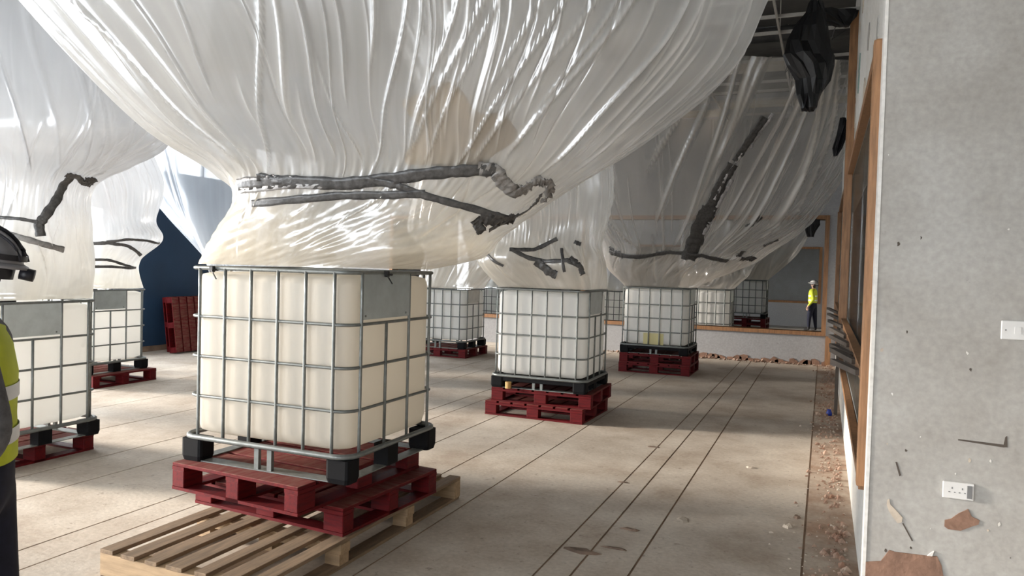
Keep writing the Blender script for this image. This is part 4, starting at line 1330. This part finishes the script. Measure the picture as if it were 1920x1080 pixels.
px_, py_ = to_world(-1.885, 2.60)
make_person((px_, py_, 0), YAW + math.pi + 0.4, 1.015, 'person in ribbed grey hard hat and yellow vest at left edge, back turned', helmet=True)
px_, py_ = to_world(10.66, 26.6)
make_person((px_, py_, ZF2), YAW + 2.4, 0.99, 'distant person in yellow hi-vis vest and dark trousers past the opening', helmet=True, jacket='hivis', helmet_mat='socket')


# ------------------------------------------------------------------ black polythene and other small things
def crumpled(name, mat, sections, label, cat, seed, amp=0.03, n=22):
    """sections: (z, centre across, centre along, half width, half depth)"""
    rs = np.random.RandomState(seed)
    rings = []
    for (z, c, d, a, b) in sections:
        r = []
        for k in range(n):
            an = 2 * math.pi * k / n
            q = 1 + rs.uniform(-1, 1) * amp / max(a, .05)
            x, y = to_world(c + a * math.cos(an) * q, d + b * math.sin(an) * (1 + rs.uniform(-.5, .5)))
            r.append((x, y, z + rs.uniform(-.3, .3) * amp))
        rings.append(r)
    o = MB().loft(rings).obj(name, mat, None, False)
    return tag(o, label, cat)


crumpled('black_plastic_sheet', 'black_film', [(4.62, 3.12, 8.0, .05, .04), (4.50, 3.12, 8.0, .09, .05), (4.36, 3.08, 8.0, .16, .07), (4.20, 3.06, 8.0, .21, .08), (4.06, 3.06, 8.0, .255, .10), (3.95, 3.09, 8.0, .235, .10),
                                               (3.80, 3.12, 8.0, .17, .09), (3.64, 3.10, 8.0, .12, .07), (3.50, 3.09, 8.0, .085, .06), (3.47, 3.09, 8.0, .05, .03)],
         'large black crumpled plastic sheet hanging from the ceiling grid', 'plastic sheet', 5, 0.03)
crumpled('black_plastic_sheet', 'black_film', [(4.61, 3.38, 8.2, .27, .05), (4.54, 3.40, 8.2, .25, .06), (4.48, 3.43, 8.2, .15, .05), (4.43, 3.50, 8.2, .06, .04)],
         'smaller black plastic scrap draped over the ceiling grid', 'plastic sheet', 6, 0.02)
crumpled('black_plastic_sheet', 'black_film', [(3.72, 4.10, 9.5, .03, .04), (3.62, 4.10, 9.5, .05, .05), (3.48, 4.09, 9.5, .06, .05), (3.34, 4.05, 9.5, .06, .04), (3.24, 4.02, 9.5, .02, .03)],
         'black plastic scrap high on the right wall beside the clear sheet', 'plastic sheet', 9, 0.012)
crumpled('black_rag', 'black_film', [(2.80, 5.72, 14.45, .15, .04), (2.70, 5.74, 14.45, .14, .05), (2.58, 5.70, 14.45, .10, .05), (2.46, 5.70, 14.45, .05, .04)],
         'black plastic rag hanging at the top of the far opening', 'rag', 10, 0.02)
bc = MB().loft([[(0.115 + .035 * q * math.cos(a), 10.1 + .035 * q * math.sin(a), z) for a in [2 * math.pi * k / 14 for k in range(14)]] for q, z in ((1, 0), (1, .035), (.7, .055), (.65, .075))]).obj('bottle_cap', 'blue', None, True)
tag(bc, 'small blue plastic cap on the floor by the right wall', 'cap')


def chip(x, y, sx, sy, h, mat, label, cat, seed):
    rs = random.Random(seed)
    n = 9
    lo = [(x + sx * math.cos(2 * math.pi * k / n) * rs.uniform(.6, 1.1), y + sy * math.sin(2 * math.pi * k / n) * rs.uniform(.6, 1.1)) for k in range(n)]
    cx_, cy_ = x, y
    hi = [(cx_ + (a - cx_) * .6, cy_ + (b - cy_) * .6) for a, b in lo]
    o = MB().loft([[(a, b, 0.0) for a, b in lo], [(a, b, h * rs.uniform(.6, 1)) for a, b in hi]]).obj('debris_chip', mat, None)
    return tag(o, label, cat, 'debris on the floor')


chip(-1.14, 4.93, .085, .03, .012, 'dark_chip', 'dark curled sliver of debris on open floor', 'debris', 1)
chip(-1.33, 4.42, .13, .055, .012, 'dark_chip', 'dark brown smear of debris across the double floor joint', 'debris', 2)
chip(-1.14, 4.55, .10, .022, .010, 'dark_chip', 'thin dark strip of debris right of the double floor joint', 'debris', 3)
chip(-0.85, 5.30, .055, .075, .006, 'chip', 'pale square patch of mortar on a floor joint', 'debris', 4)
chip(-0.17, 5.48, .035, .05, .02, 'chip', 'pale plaster lump near the brick dust strip', 'debris', 5)
chip(-0.12, 5.72, .03, .04, .02, 'dark_chip', 'small dark lump beside the pale plaster lump', 'debris', 6)
chip(-1.50, 7.35, .09, .03, .008, 'dark_chip', 'thin dark scrap beside the double joint, farther off', 'debris', 7)
chip(-1.45, 6.00, .07, .02, .008, 'dark_chip', 'short dark cross mark on the double joint', 'debris', 8)
chip(-0.55, 7.0, .05, .05, .012, 'chip', 'pale flake on the floor left of the brick dust', 'debris', 9)


def rubble(name, n, fx, fy, fr, label, seed, mats):
    rs = random.Random(seed)
    mb = MB()
    for _ in range(n):
        x, y, r = fx(rs), fy(rs), fr(rs)
        b = len(mb.v)
        for (ux, uy, uz) in ((1, 0, .1), (-.5, .86, .0), (-.5, -.86, .05), (.1, .1, 1.0), (.5, .5, .55), (-.6, .2, .6)):
            mb.v.append((x + ux * r * rs.uniform(.6, 1.2), y + uy * r * rs.uniform(.6, 1.2), max(0, uz * r * rs.uniform(.5, 1.1))))
        for f in ((0, 2, 1), (0, 1, 4), (1, 5, 4), (1, 2, 5), (2, 3, 5), (0, 3, 2), (0, 4, 3), (4, 5, 3)):
            mb.f.append(tuple(b + k for k in f))
    o = mb.obj(name, mats, None)
    o['kind'] = 'stuff'
    o['label'] = label
    o['category'] = 'rubble'
    return o


rubble('brick_rubble', 900, lambda r: 0.20 - abs(r.gauss(0, .10)), lambda r: r.uniform(4.6, 15.2), lambda r: abs(r.gauss(0.006, .012)) + .004, 'brick dust and plaster rubble along the foot of the right wall', 3, 'rubble')
rubble('plaster_crumbs', 260, lambda r: 0.21 - abs(r.gauss(0, .2)), lambda r: r.uniform(4.6, 12), lambda r: abs(r.gauss(0.004, .006)) + .003, 'pale plaster crumbs scattered over the brick dust by the right wall', 4, 'chip')
rubble('skirting_rubble', 420, lambda r: r.uniform(-6.0, 0.2), lambda r: YF - 0.10 - abs(r.gauss(0, .09)), lambda r: abs(r.gauss(0.012, .022)) + .006, 'broken brick and skirting rubble along the foot of the far wall', 5, 'rubble')
